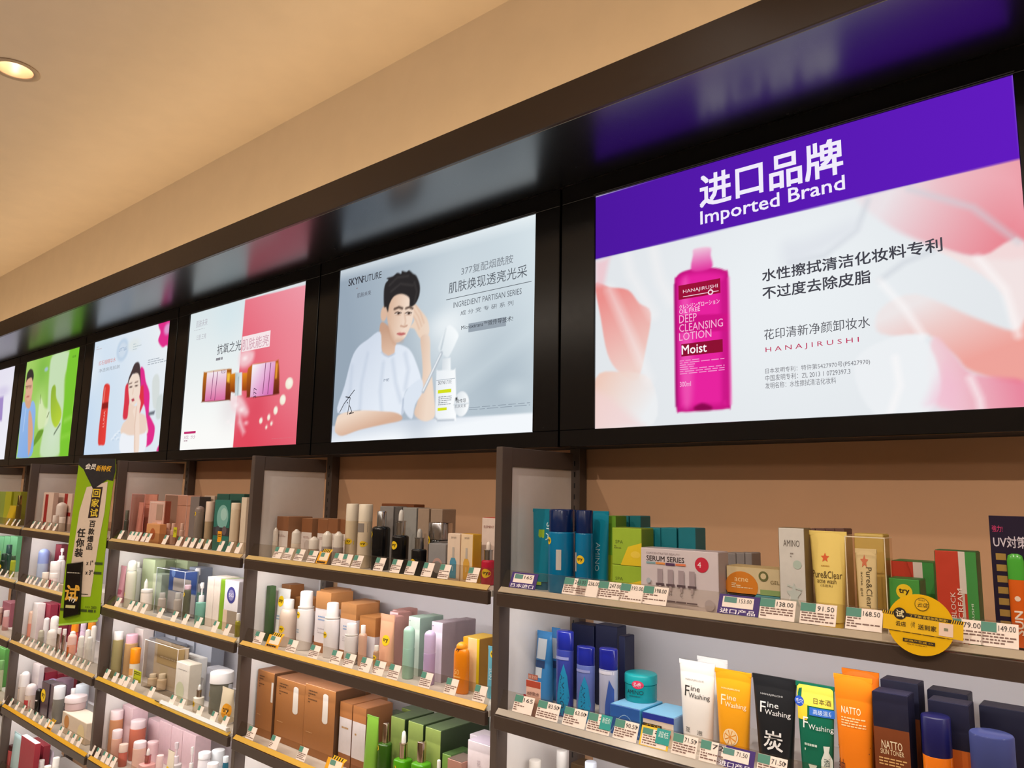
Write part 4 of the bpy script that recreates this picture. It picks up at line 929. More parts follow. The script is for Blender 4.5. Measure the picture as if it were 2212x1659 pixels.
I('tube', 1, 'A', 1846, 1893, 1186, .093, 'pale yellow acne gel tube inside the clear box', 'tube', 'f3e2b4', [FL(.44, .84, .2, 'e08060'), ('t', 'Pure&Clear', .64, .52, .26, .5, '5a5038', -1), ('t', 'acne gel', .3, .56, .14, .3, '5a5038', -1), ('l', .2, .8, .2, .26, 2, '9a8a60')], taper=.8, capf=.07, cap='f4ead0', D=.016, dz=.004)
I('box', 1, 'A', 1848, 1912, 1154, .17, 'pale yellow carton behind the clear box', 'box', 'dcc070', D=.04, side='c8a850')
RG = lambda a: [('r', 0, .52, 0, 1, 'c03820'), ('r', .52, .74, .0, 1, 'd8c8bc'), ('r', .74, 1, 0, 1, '3a8a3c')]
I('box', 1, 'A', 1928, 2020, 1214, .175, 'red, white and green carton half hidden behind another', 'box', '3a8a3c', RG(0), D=.06, side='2c6c30')
I('box', 1, 'A', 1918, 1986, 1251, .095, 'green and orange box with a yellow try disc', 'box', '46963c', [('r', 0, 1, 0, .42, 'd8641e'), ('y', .5, .78, .26)], D=.045, side='2f6f30')
I('box', 1, 'A', 2022, 2113, 1191, .075, 'red and green sun block cream carton', 'box', 'bf3a22', [('r', .62, .68, 0, 1, 'c8b8a8'), ('r', .58, .8, .55, 1, 'd6c8bc'), ('r', .74, 1, 0, 1, '3c8c3e'), ('t', 'BLOCK', .4, .42, .12, .28, 'e8cfc4', 1), ('t', 'CREAM', .57, .44, .12, .32, 'f0dcd0', 1), ('t', 'SUN', .45, .13, .27, .24, 'e8cfc4', 1, .02), ('t', 'HANAJIRUSHI', .86, .24, .07, .42, 'd8e8d0', 1)], D=.04, side='2b5d2c')
# blister card with a sun cream stick
def blister():
    x, y, z, R, h = place(1, 'A', 2143, 2236, 1115, .11, False)
    t = empty('blister_pack', (x, y, z), 'dark UV blister card with orange and green stick, right edge of top shelf', 'blister pack')
    box('backing_card', -R, R, .0, .003, 0, h, M('221832', 'satin'), t, .0005)
    S = lambda u, v, e: (u, -e, v)
    for j in range(7): rect(S, -R*.78, -R*.3, h*(.66-j*.085), h*(.71-j*.085), 'a8843c', t, name='step_panel', n=1)
    text(S, '強力!', -R*.62, h*.9, R*.5, h*.05, 'e0407a', t); text(S, 'UV対策', -R*.05, h*.8, R*1.6, h*.09, 'd8ccd8', t, bold=.012)
    lines(S, -R*.8, -R*.4, h*.05, h*.16, 4, '8a8090', t)
    lathe('stick_body', [(R*.34, h*.02), (R*.4, h*.04), (R*.4, h*.5), (R*.38, h*.52)], M('e0641e', 'gloss'), t, cx=R*.15, cy=-R*.2, sy=.45)
    lathe('green_cap', [(R*.4, h*.52), (R*.4, h*.66), (R*.34, h*.7), (R*.15, h*.715)], M('4fae3c', 'gloss'), t, cx=R*.15, cy=-R*.2, sy=.45)
    S2 = lambda u, v, e: (u, -R*.2-R*.4*.45*math.sqrt(max(.05, 1-((u-R*.15)/(R*.4))**2))-e, v)
    text(S2, 'SUN', R*.15, h*.2, h*.18, R*.4, 'f6e2d0', t, rot=1, bold=.02); disc(S2, R*.15, h*.38, R*.14, R*.14, 'f4d8c0', t)
blister()

# bay 1, second shelf
I('bag', 1, 'B', 1150, 1182, 1366, .16, 'light blue refill pouch, leftmost of the blue products', 'pouch', '3f8ccc', [('r', .15, .75, .62, .9, 'd8e0e6'), ('r', .15, .75, .5, .6, '24406e'), ('r', .15, .6, .36, .5, 'd0dae2')], D=.04)
I('bag', 1, 'B', 1184, 1202, 1358, .2, 'light blue refill pouch squeezed beside the first blue bottle', 'pouch', '3f88c8', [('r', .1, .9, .58, .86, 'd0d8e0'), ('r', .1, .9, .45, .55, '24406e')], D=.03)
AM = lambda s_, z: [('p', [(.22, .02), (.8, .02), (.94, .24), (.84, .48), (.66, .62), (.42, .46), (.26, .26)], '0d86b4'), ('t', 'AMINO', .58, .3, .24, .4, '123a5a', -1), ('o', .52, z, .24, 'e8345c', '买4件', 'ffe4ea', .75), ('r', .1, .9, .665, .7, '8a90c4')]
I('bottle', 1, 'B', 1199, 1242, 1362, .09, 'tall blue shampoo bottle with red oval sticker', c='343f92', pr=AM(0, .88), cc='182484', capf=.22, rc=1.0, sh=.99, ck='gloss', neck=.9, sy=.7)
I('bottle', 1, 'B', 1243, 1288, 1396, .085, 'shorter blue AMINO bottle with red oval sticker', c='5a68a8', pr=AM(1, .86), cc='16207c', capf=.24, rc=1.0, sh=.99, ck='gloss', neck=.9, sy=.7)
I('bottle', 1, 'B', 1292, 1337, 1400, .085, 'clear bottle with blue cap, milky body', c='a0a2b8', pr=[('p', [(.5, .0), (.95, .0), (.95, .5), (.75, .62), (.55, .3)], '2f4f9c'), ('r', .05, .95, .68, .72, 'c8c6d4')], cc='141c78', capf=.26, rc=1.0, sh=.99, ck='gloss', neck=.9, sy=.75)
for k, (a, b, t_) in enumerate(((1234, 1282, 1350), (1286, 1333, 1352), (1337, 1350, 1375))):
    I('box', 1, 'B', a, b, t_, .25-.04*(k == 2), ['left', 'middle', 'right'][k]+' dark navy carton behind the blue bottles', 'box', '0c1338', g='navy cartons behind the blue bottles', D=.045)
I('box', 1, 'B', 1318, 1383, 1527, .075, 'blue box with thin white arch under the teal jar', 'box', '2a5fae', [('s', [(.05+.9*t, .1+.62*math.sin(math.pi*t)) for t in np.linspace(0, 1, 13)], .0012, '9cc4e4'), ('d', .5, .3, .36, '3478b8', .6), ('t', 'AMINO', .5, .34, .4, .12, '1a3a6c')], D=.1, side='3f9cc8', top='7fb8dc')
I('box', 1, 'B', 1388, 1456, 1545, .075, 'blue box with yellow and cream label panels', 'box', 'e6d8c8', [('r', 0, 1, .8, 1, '2438a8'), ('r', .02, .62, .52, .66, '2a2014'), ('t', '试了下单', .32, .59, .5, .1, 'f0c020'), ('r', .02, .62, .2, .52, 'f0cc58'), ('t', '云店试用', .32, .38, .5, .14, '3a2c14'), ('d', .82, .4, .09, 'c0505a'), ('r', .02, .62, 0, .18, 'f0c83c')], D=.1, side='7f9cc0', top='7fb8dc')
I('jar', 1, 'B', 1348, 1421, 1453, .115, 'teal AMINO hair mask jar standing on the blue boxes', 'jar', '0f8e94', [('t', 'AMINO', .56, .4, .52, .15, '0a3a44'), ('o', .66, .68, .17, 'e0345c', '买4件', 'ffe4ea', .7), ('l', .38, .74, .2, .27, 1, '0a5a62')], cc='129aa0', lidf=.34, dz=LAST['B']+.001, base=.97)
FW = lambda col, c2: [('t', 'F', .27, .665, .13, .115, col), ('t', 'ine', .5, .7, .25, .055, col), ('t', 'Washing', .6, .615, .56, .07, col)]
I('tube', 1, 'B', 1461, 1540, 1433, .08, 'white face wash tube with two black characters', 'tube', 'ece6e0', FW('2a2826', 0)+[('t', 'HANAJIRUSHI', .46, .79, .5, .025, '9a9490'), ('t', '豆', .34, .25, .13, .05, '2a2826'), ('t', '泡', .66, .24, .13, .05, '2a2826'), ('l', .25, .75, .1, .15, 2, '8a8480')], taper=.72, capf=.05, cap='f0ece8')
I('tube', 1, 'B', 1498, 1565, 1424, .16, 'white tube standing behind the first white tube', 'tube', 'e4e0de', taper=.75, capf=.05, cap='f0ece8')
OR = [('d', .5, .28, .2, 'f6e0b8'), ('d', .5, .28, .17, 'f09c28')]+[('p', [(.5+.02*math.cos(a), .28+.012*math.sin(a)), (.5+.155*math.cos(a-.32), .28+.085*math.sin(a-.32)), (.5+.155*math.cos(a+.32), .28+.085*math.sin(a+.32))], 'f8d8a0') for a in np.arange(0, 6.2, .785)]
I('tube', 1, 'B', 1538, 1618, 1452, .08, 'yellow orange face wash tube with citrus slice print', 'tube', 'f2a41c', FW('fbeac8', 0)+[('t', 'HANAJIRUSHI', .46, .79, .5, .025, 'fbe0b0')]+OR+[('l', .25, .75, .05, .09, 1, 'fbe0b0')], taper=.72, capf=.04, cap='f2a41c')
I('tube', 1, 'B', 1620, 1717, 1466, .08, 'black charcoal face wash tube with large white character', 'tube', '1c1e22', FW('eceae8', 0)+[('t', 'HANAJIRUSHI', .46, .8, .5, .025, 'b8b8b8'), ('t', '炭', .52, .34, .42, .2, 'f0eeec', 0, .01), ('l', .3, .72, .13, .16, 1, 'c8c6c4'), ('r', .32, .74, .055, .1, 'c8c6c4')], taper=.7, capf=.02, cap='1c1e22')
I('tube', 1, 'B', 1712, 1797, 1481, .08, 'green face wash tube with yellow header sticker', 'tube', '0d6a50', [('r', .04, .97, .77, .975, 'f0dc50'), ('r', .05, .32, .62, .78, 'f0d030'), ('d', .1, .8, .13, '1a4fc0'), ('t', '毛穴', .1, .8, .2, .05, 'f0f4fa'), ('t', '日本酒', .7, .83, .44, .06, '5a5028'), ('r', .38, 1, .68, .76, '2a6ac8'), ('t', '高級温泉', .72, .72, .5, .05, 'd8e8fa')]
  + [('t', 'F', .28, .6, .13, .11, 'e8ece8'), ('t', 'Washing', .66, .56, .6, .07, 'e8ece8'), ('p', [(.68, .1), (.92, .1), (.92, .26), (.85, .34), (.87, .4), (.73, .4), (.75, .34), (.68, .26)], 'dfe6dc'), ('p', [(.36, .2), (.58, .2), (.53, .14), (.42, .14)], 'dfe6dc'), ('t', '酒', .8, .24, .12, .08, '1a3a30'), ('l', .26, .58, .3, .4, 2, 'c8d8cc'), ('r', .3, .95, .02, .06, 'c8d0c4')], taper=.74, capf=.02, cap='0d6a50')
NT = [('t', 'NATTO', .45, .7, .5, .06, 'fbe2c0'), ('l', .2, .82, .55, .64, 4, 'f8cf98'), ('s', [(.08, .38), (.9, .41)], .002, '6a2a20'), ('s', [(.1, .365), (.88, .36)], .002, '6a2a20'), ('t', '納', .18, .22, .2, .12, '5a2418'), ('t', '豆', .2, .1, .2, .12, '5a2418')]
I('tube', 1, 'B', 1789, 1874, 1463, .08, 'front orange NATTO tube with dark tied cord print', 'tube', 'ea7c14', NT, taper=.78, capf=.02, cap='ea7c14')
I('tube', 1, 'B', 1815, 1897, 1452, .16, 'orange tube behind the front NATTO tube', 'tube', 'e4720f', [('s', [(.5, .36), (.98, .38)], .002, '6a2a20')], taper=.8, capf=.02, cap='ea7c14')
TON = [(0, .02, '8a3a14'), (.02, .68, '74360f'), (.68, 1, '0c0b26')]
I('box', 1, 'B', 1888, 1965, 1500, .085, 'navy and brown NATTO skin toner carton', 'box', pr=[('t', 'NATTO', .5, .53, .58, .075, 'f0dcb8'), ('t', 'SKIN TONER', .5, .465, .66, .045, 'e8cfa4'), ('l', .12, .9, .33, .41, 3, 'd8a868')], c='0c0b26', D=.045, segs=TON, side='17152e', top='20203c')
I('box', 1, 'B', 1906, 1988, 1474, .165, 'navy carton peeking out behind the skin toner carton', 'box', '1a1a44', D=.045, segs=TON, side='17152e', top='20203c')
I('box', 1, 'B', 2009, 2098, 1520, .12, 'navy and orange carton right of the toner, in front', 'box', '1a2048', D=.045, segs=[(0, .58, 'c4601a'), (.58, 1, '0c0b26')], side='14142c', top='22223a')
I('box', 1, 'B', 2007, 2096, 1497, .2, 'navy carton right of the toner, at the back', 'box', '0c0b26', D=.045, side='14142c', top='22223a')
I('bottle', 1, 'B', 1991, 2060, 1545, .07, 'orange bottle with tall navy cap', c='ea7a1a', cc='100f48', capf=.4, rc=1.0, sh=.99, neck=.95, pr=[('r', .3, .95, .3, .42, 'd8b894')])
I('box', 1, 'B', 2120, 2222, 1533, .2, 'wide navy carton behind the clear lidded jar', 'box', '1a1e48', D=.05, segs=[(0, .4, 'a8541c'), (.4, 1, '0c0b26')], top='20203a')
I('jar', 1, 'B', 2094, 2200, 1584, .06, 'orange cream jar with clear bluish lid and try sticker', 'jar', 'd8761a', [('y', .45, .44, .14)], cc='5a62a0', ck='tint', lidf=.4, base=.98)

# bay 1, third shelf: only the tops show
I('bottle', 1, 'C', 1138, 1172, 1641, .13, 'white capped bottle, lowest of three tops', c='e8e0d0', cc='efe9e2', capf=.2, rc=.8)
I('bottle', 1, 'C', 1198, 1229, 1620, .17, 'amber bottle with tall white cap', c='a87a1c', cc='e8e4e2', capf=.25, rc=.8)
I('bottle', 1, 'C', 1260, 1292, 1645, .12, 'amber bottle with pale blue cap', c='8a6a18', cc='c4cad8', capf=.2, rc=.85)
I('box', 1, 'C', 1232, 1262, 1652, .18, 'dark brown carton between the amber bottles', 'box', '4a3418', D=.05)

# ---- bay 1 price tags
A1 = 'on top shelf under the purple lightbox'; B1 = 'on second shelf under the purple lightbox'
price(1, 'A', 1132, 62, '日本进口|165', 'p', 'purple framed price tag, leftmost '+A1)
for px, t in ((1243, '243.00'), (1272, '236.00'), (1318, '247.00'), (1366, '193.00'), (1416, '198.00')): price(1, 'A', px, 52, t, 'w')
price(1, 'A', 1596, 82, '进口产品|153.00', 'p', 'purple framed price tag reading 153.00 below the orange box')
for px, t in ((1680, '138.00'), (1768, '91.50'), (1867, '168.50'), (2084, '79.00'), (2160, '149.00')): price(1, 'A', px, 70, t, 'w')
price(1, 'B', 1132, 46, '165', 'w')
for px, t, st in ((1185, '83.50', 'dot'), (1243, '63.00', 'dot'), (1295, '21', '新低价'), (1353, '90.50', 'dot'), (1480, '71.50', 'dot'), (1540, '72', None)):
    price(1, 'B', px, 52, t, 'w', sticker=st)
price(1, 'B', 1415, 62, '8', 'y', 'yellow edged price tag with teal sticker '+B1, sticker='超低')
price(1, 'B', 1590, 76, '进口产品|71.50', 'p', 'purple framed price tag below the black tube '+B1)
price(1, 'B', 1668, 60, '71.50', 'w', sticker='dot')
# red shelf talker left of the blue pouches
x, S, L = rail_S(1, 'B', 1140)
t = empty('shelf_talker', (x, YS, ZR['B']), 'red topped pink promo card beside the light blue pouches', 'promo card')
S3 = lambda u, v, e: (u, .042-e, v)
V, F = boxvf(-.022, .022, .042, .044, .0, .085, .0004); mesh('card', V, F, M('f2c4b4', 'paper'), t)
rect(S3, -.022, .022, .07, .085, 'b84a34', t, n=1); text(S3, '85折限2件', 0, .055, .036, .009, '5a2a24', t); rect(S3, -.016, .014, .088, .1, 'b06050', t, n=1, name='header'); text(S3, '限定价', -.001, .094, .026, .008, 'f0d0c0', t, e=.0015)
rect(S3, -.03, -.022, .0, .05, 'b42430', t, n=1, name='red_edge')

# round yellow sign clipped on the top shelf
def round_sign():
    P_ = at(1988, 1350, YS-.012)
    t = empty('round_sign', P_, 'round yellow promo sign clipped to the top shelf edge', 'sign', rz=math.radians(9))
    r_ = .0495; n = 48; V = []; F = []
    for y in (0.0, .0015): V += [(r_*math.cos(2*math.pi*k/n), y, r_*math.sin(2*math.pi*k/n)) for k in range(n)]
    F = [tuple(range(n))[::-1], tuple(n+k for k in range(n))]+[(k, (k+1) % n, n+(k+1) % n, n+k) for k in range(n)]
    mesh('disc', V, F, M('f2bc10', 'satin'), t)
    tl = -.07
    q_ = .846; S = lambda u, v, e: (q_*(u*math.cos(tl)-v*math.sin(tl)), -e, q_*(u*math.sin(tl)+v*math.cos(tl)))
    lines(S, -.055, .05, -.021, -.017, 1, '5a4410', t, e=.0011, fill=.3)
    rect(S, -.068, .073, .012, .019, '30261a', t, n=1, name='black_band', e=.0012)
    for q in range(6):
        for s0 in (-.068, .052): u = s0+q*.0038; poly(S, [(u, .0122), (u+.0018, .0122), (u+.0036, .0188), (u+.0018, .0188)], 'f2bc10', t, name='stripe', e=.0016)
    rect(S, -.066, .073, -.017, .012, 'f3c018', t, n=1, name='holder_card', e=.0013)
    disc(S, -.036, .0165, .0115, .0115, '2a2018', t, e=.0019, name='dark_disc'); text(S, '试', -.036, .0165, .0145, .0145, 'f8e8b8', t, bold=.02, e=.0024)
    text(S, '了下单!肯定你先到家!', .014, .0155, .066, .0052, 'f2c83c', t, bold=.01, e=.002)
    text(S, '云店', -.034, -.003, .018, .0095, '3a2c18', t, bold=.01, e=.002); text(S, '小时', -.013, -.001, .0075, .012, '3a2c18', t, e=.002); text(S, '送到家', .012, -.0035, .032, .0105, '3a2c18', t, bold=.01, e=.002)
    rect(S, .032, .056, -.014, .0105, 'f6d8c4', t, n=1, name='pale_panel', e=.0018); rect(S, .0405, .0475, -.0035, .0015, '8a8a70', t, n=1, e=.0022); 
    disc(S, .002, .04, .0125, .0125, '4a3a18', t, e=.0012, name='logo_ring'); disc(S, .002, .04, .0115, .0115, 'f2bc10', t, e=.0016, name='logo_fill'); text(S, '云店', .004, .039, .019, .009, '3a2c18', t, e=.002, shear=.2); text(S, '娇兰佳人', .002, .048, .012, .003, '3a2c18', t, e=.002)
    rect(S, -.03, .026, -.036, -.0295, '30261a', t, n=1, name='lower_bar', e=.0012); text(S, '新用户立减 >>', -.002, -.0328, .05, .004, 'f2bc10', t, e=.0016)
    lines(S, -.022, .012, -.042, -.039, 1, '7a5c10', t, e=.0012, fill=.3)
    box('clip', -.006, .006, .0015, .012, -.012, -.004, M('30303a', 'gloss'), t, .0006)
round_sign()

# ================================================================ bay 2, top shelf
KW = [(0, .66, 'ddd0c8'), (.66, 1, '8a5836')]
for k, (a, b, t_, d_, lb) in enumerate(((597, 622, 1116, .15, 'first'), (651, 673, 1120, .16, 'second'), (686, 707, 1122, .17, 'third'), (709, 730, 1121, .17, 'fourth'), (731, 746, 1122, .18, 'fifth'))):
    I('box', 2, 'A', a, b, t_, d_, lb+' brown topped white carton from left', 'box', g='brown topped white cartons', D=.1, segs=KW, side='a87c5c', pr=[('l', .2, .8, .5, .56, 2, 'b09088')])
CB = dict(cap='cone', cc='e2d8cc', capf=.46, rc=.96, sh=.97, neck=.8, ck='gloss')
I('bottle', 2, 'A', 589, 601, 1139, .1, 'narrow bullet capped white bottle at the left end', c='d8ccbc', **CB)
I('bottle', 2, 'A', 629, 650, 1143, .095, 'bullet capped bottle with a low try sticker', c='d4c4b0', pr=[('y', .5, .28, .3)], **CB)
I('bottle', 2, 'A', 666, 690, 1159, .075, 'short bullet capped bottle with amber base', c='a08a78', **CB)
I('bottle', 2, 'A', 695, 718, 1147, .085, 'bullet capped grey bottle, left of a pair', c='9a8c84', **CB)
I('bottle', 2, 'A', 719, 742, 1148, .085, 'bullet capped grey bottle, right of a pair', c='9a8c84', **CB)
TW = dict(cc='e8dcc8', rc=1.0, sh=.99, neck=.96, ck='satin')
I('bottle', 2, 'A', 746, 774, 1088, .13, 'tall cream capped bottle with yellow band, left one', c='d8c4a4', capf=.28, pr=[('r', .0, 1, .34, .4, 'c8b030'), ('y', .72, .39, .22)], **TW)
I('bottle', 2, 'A', 773, 804, 1089, .1, 'tall cream capped bottle with grey neck, right one', c='dccab0', capf=.27, pr=[('r', .02, .98, .56, .7, '8a8078'), ('y', .8, .38, .2)], **TW)
I('bottle', 2, 'A', 803, 843, 1104, .1, 'black bottle with tall silver cap and try sticker', c='121214', cap='flat', cc='c8ccd2', ck='metal', capf=.26, rc=.52, sh=.93, neck=.5, pr=[('y', .18, .6, .19)])
I('bottle', 2, 'A', 847, 884, 1101, .085, 'tall black dropper bottle with chrome collar', c='101012', cap='dropper', cc='d8d4ce', capf=.4, rc=.55, sh=.93, neck=.5, pr=[('y', .5, .44, .24)])
I('bottle', 2, 'A', 889, 922, 1142, .07, 'small black dropper bottle with try sticker', c='121214', cap='dropper', cc='b8b4ae', capf=.42, rc=.6, sh=.93, neck=.5, pr=[('y', .45, .28, .28)])
for k, (a, b, t_) in enumerate(((819, 848, 1094), (851, 866, 1096), (868, 898, 1097), (901, 925, 1099), (929, 954, 1100))):
    I('box', 2, 'A', a, b, t_, .2, ['first', 'second', 'third', 'fourth', 'fifth'][k]+' grey carton from left behind the black bottles', 'box', ['8c8784', '5a5654', '9a9894', 'a48c78', 'a48c78'][k], g='grey cartons behind black bottles', D=.06)
I('box', 2, 'A', 822, 892, 1089, .275, 'long brown carton along the wall behind grey cartons', 'box', '7a4524', D=.05)
I('jar', 2, 'A', 938, 990, 1129, .13, 'black cream jar with domed chrome lid', 'jar', '1a1614', [('y', .2, .58, .18)], cc='c8c8cc', ck='metal', lidf=.4, dz=.03)
I('box', 2, 'A', 934, 992, 1170, .125, 'grey carton under the chrome lidded jar', 'box', '5c5450', D=.07)
I('box', 2, 'A', 925, 962, 1175, .07, 'small grey photo card box with an arch', 'box', '8f8c8c', [('r', 0, 1, 0, .34, '4a4440'), ('d', .55, .4, .3, 'b8948a'), ('d', .55, .36, .24, '8a8480')], D=.04)
SE = lambda liq: [('t', 'serum', .5, .92, .4, .04, '9a8a7c'), ('r', .42, .58, .5, .72, 'b8aea4'), ('p', [(.25, .08), (.75, .08), (.75, .42), (.64, .5), (.36, .5), (.25, .42)], liq), ('t', 'I', .5, .28, .04, .1, 'e8e0d8')]
I('box', 2, 'A', 966, 993, 1153, .07, 'pink beige carton with a blue dropper bottle print', 'box', 'e4cdb8', SE('4f93b0'), D=.035)
I('box', 2, 'A', 995, 1021, 1154, .07, 'pink beige carton with an amber dropper bottle print', 'box', 'e6cba8', SE('d8a440'), D=.035, side='dba82c')
I('box', 2, 'A', 1040, 1071, 1119, .14, 'tall white carton with red top', 'box', 'e2cfc4', [('t', 'ELEMENT', .5, .86, .7, .04, '8a4038')], D=.05, top='c84038', side='d8b8ac')
I('bottle', 2, 'A', 1040, 1070, 1170, .075, 'red dropper bottle with try sticker', c='b8203c', cap='dropper', cc='e8d8cc', capf=.42, rc=.62, sh=.92, neck=.5, pr=[('y', .65, .28, .32)])
for px in (602, 624, 648, 676, 731, 750, 773, 821, 857, 889, 925, 961, 1023): price(2, 'A', px, 27, '', 'w')
price(2, 'A', 699, 34, '', 'o', 'yellow striped promo tag on top shelf below the bullet capped pair')

# bay 2, second shelf
KB = [(0, .16, '9a6236'), (.16, .72, 'd8d0d2'), (.72, 1, 'b07a48')]
I('box', 2, 'B', 573, 584, 1266, .12, 'narrow dark green carton at the left end', 'box', '3f5c34', D=.024)
I('tube', 2, 'B', 584, 610, 1271, .1, 'white squeeze tube leaning left with try sticker', 'tube', 'dcdad6', [('y', .4, .76, .24), ('l', .2, .7, .4, .5, 2, '8aa4c0')], taper=.75, capf=.08, cap='e8e4e0')
I('box', 2, 'B', 607, 628, 1263, .26, 'kraft carton at the back left corner, upper', 'box', '8a5a32', D=.06, g='kraft cartons at the back')
I('box', 2, 'B', 617, 647, 1288, .19, 'kraft carton at the back behind the lotion bottle', 'box', 'a06c40', D=.06, segs=KB, g='kraft cartons at the back')
I('bottle', 2, 'B', 597, 636, 1293, .075, 'milky lotion bottle with white screw cap and try sticker', c='dcc8b8', cap='flat', cc='ece8e4', capf=.2, rc=.6, sh=.72, neck=.56, pr=[('y', .6, .38, .2)])
SL = dict(cap='spray', cc='ece8e8', capf=.29, rc=.78, sh=.96, neck=.76)
I('bottle', 2, 'B', 642, 679, 1276, .085, 'tall white mist can with try sticker, left one', c='e2dcda', pr=[('y', .42, .6, .2), ('l', .15, .6, .2, .36, 4, '8aa0b0')], **SL)
I('bottle', 2, 'B', 700, 735, 1301, .08, 'white mist can with try sticker, middle one', c='e4dede', pr=[('y', .45, .42, .2)], **SL)
I('bottle', 2, 'B', 744, 773, 1346, .065, 'short white mist can, right one', c='dcd6d4', **SL)
I('bottle', 2, 'B', 774, 793, 1350, .085, 'slim white bottle with silver shoulders', c='c8a088', cc='e8e4e2', capf=.2, rc=.55, sh=.9, neck=.5)
I('box', 2, 'B', 681, 713, 1279, .12, 'front kraft and white carton of the left row', 'box', segs=KB, D=.09, g='kraft and white cartons', pr=[('l', .2, .8, .5, .6, 2, '7f9cc4'), ('l', .2, .8, .3, .4, 3, 'b8b0b4')])
I('box', 2, 'B', 690, 722, 1275, .215, 'second kraft and white carton of the left row', 'box', segs=KB, D=.07, g='kraft and white cartons')
I('box', 2, 'B', 698, 728, 1272, .288, 'rear kraft and white carton of the left row', 'box', segs=KB, D=.06, g='kraft and white cartons')
I('box', 2, 'B', 735, 768, 1304, .115, 'front kraft and white carton of the right row', 'box', segs=KB, D=.09, g='kraft and white cartons', pr=[('l', .2, .8, .5, .6, 2, '7f9cc4'), ('l', .2, .8, .3, .4, 3, 'b8b0b4')])
I('box', 2, 'B', 746, 778, 1301, .21, 'second kraft and white carton of the right row', 'box', segs=KB, D=.07, g='kraft and white cartons')
I('box', 2, 'B', 758, 790, 1298, .283, 'rear kraft and white carton of the right row', 'box', segs=KB, D=.06, g='kraft and white cartons')
I('box', 2, 'B', 778, 812, 1333, .12, 'low kraft carton behind the slim white bottle', 'box', segs=[(0, .6, 'd4d0d4'), (.6, 1, 'a8703c')], D=.08)
I('tube', 2, 'B', 811, 841, 1328, .1, 'peach tube with try sticker', 'tube', 'e0a888', [('y', .62, .54, .24)], taper=.8, capf=.1, cap='e8d0c4')
I('bottle', 2, 'B', 806, 819, 1394, .07, 'tiny amber sample bottle with try sticker', c='b08868', cc='e8dcd0', capf=.2, rc=.7, pr=[('y', .5, .55, .42)])
for k, (a, b, t_, d_) in enumerate(((831, 852, 1331, .11), (838, 856, 1322, .175), (846, 862, 1318, .235), (858, 876, 1316, .29))):
    I('box', 2, 'B', a, b, t_, d_, ['front', 'second', 'third', 'rear'][k]+' pink carton of the row behind the peach tube', 'box', 'e4c4c8', g='pink cartons', D=.052, side='c08c86')
I('bottle', 2, 'B', 870, 896, 1352, .075, 'mint green rounded stick bottle', c='9cc4b0', cc='a4ccb8', capf=.42, rc=.98, sh=.99, neck=.95, cap='dome')
for k, (a, b, t_, d_) in enumerate(((881, 906, 1333, .125), (905, 927, 1331, .19))):
    I('box', 2, 'B', a, b, t_, d_, ['front', 'rear'][k]+' mint carton behind the mint stick bottle', 'box', 'd4e2da', g='mint cartons', D=.058, side='8fa69a', pr=[('l', .1, .9, .9, .94, 1, '6a8a7c')] if k == 0 else None)
I('bottle', 2, 'B', 915, 941, 1361, .07, 'lilac rounded stick bottle', c='b8a0c8', cc='c4b0d4', capf=.42, rc=.98, sh=.99, neck=.95, cap='dome')
for k, (a, b, t_, d_) in enumerate(((931, 955, 1344, .12), (956, 978, 1341, .18), (979, 1000, 1339, .24))):
    I('box', 2, 'B', a, b, t_, d_, ['front', 'second', 'rear'][k]+' lilac carton behind the lilac stick bottle', 'box', 'e4d8e6', g='lilac cartons', D=.055, side='94868f', pr=[('l', .1, .9, .9, .94, 1, '7a6488')] if k == 0 else None)
I('bottle', 2, 'B', 976, 1018, 1386, .06, 'round shouldered orange sunscreen bottle', c='ee8a14', cc='f09a1c', capf=.12, rc=.6, sh=.84, neck=.6, cap='dome', sy=.6, pr=[('t', 'try', .42, .84, .3, .06, '2a2010', 0, .02), ('t', '50', .45, .42, .36, .1, 'f8c870'), ('l', .2, .7, .28, .34, 1, 'f8c870')])
I('box', 2, 'B', 1000, 1035, 1378, .115, 'yellow and white carton behind the orange bottle', 'box', 'e4c890', [('r', 0, .3, 0, 1, 'e8a010'), ('r', .85, 1, 0, 1, 'd8c010')], D=.08, side='9c7020', top='c8a030')
I('tube', 2, 'B', 1049, 1068, 1397, .075, 'light blue tube at the right end', 'tube', '6ab4cc', [('y', .6, .86, .3), ('t', 'SUN', .5, .5, .3, .2, 'd8ecf2', -1)], taper=.85, capf=.06, cap='e4ecee')
for px in (560, 632, 680, 727, 756, 791, 820, 852, 921, 976, 1038): price(2, 'B', px, 30, '', 'w')
price(2, 'B', 592, 44, '', 'o', 'yellow striped promo tag below the milky lotion bottle')

# bay 2, third shelf
for k, (a, b, t_, d_, lb) in enumerate(((556, 592, 1450, .13, 'left'), (593, 655, 1469, .09, 'middle'), (657, 722, 1484, .085, 'right'))):
    I('box', 2, 'C', a, b, t_, d_, 'big kraft gift carton with a slot window, '+lb+' one', 'box', 'a06838', g='big kraft gift cartons', D=.14-.01*k, side='50321a', top='84583a',
      pr=[('l', .12, .42, .72, .92, 5, '5c3a1c')]+([('p', [(.7+.09*math.cos(t), .72+(.17 if math.sin(t) > 0 else -.17)+.04*math.sin(t)) for t in np.linspace(0, 6.1, 14)], 'd8d0c8')] if k else [('r', .86, .97, .56, .86, 'd0c8c0')])+[('l', .1, .3, .3, .33, 1, 'c89868')])
I('box', 2, 'C', 700, 760, 1478, .24, 'kraft carton at the back behind the big gift cartons', 'box', '8a5a32', D=.08)
KC = [(0, .2, '8f5830'), (.2, .76, 'd6cccc'), (.76, 1, 'a86c3c')]
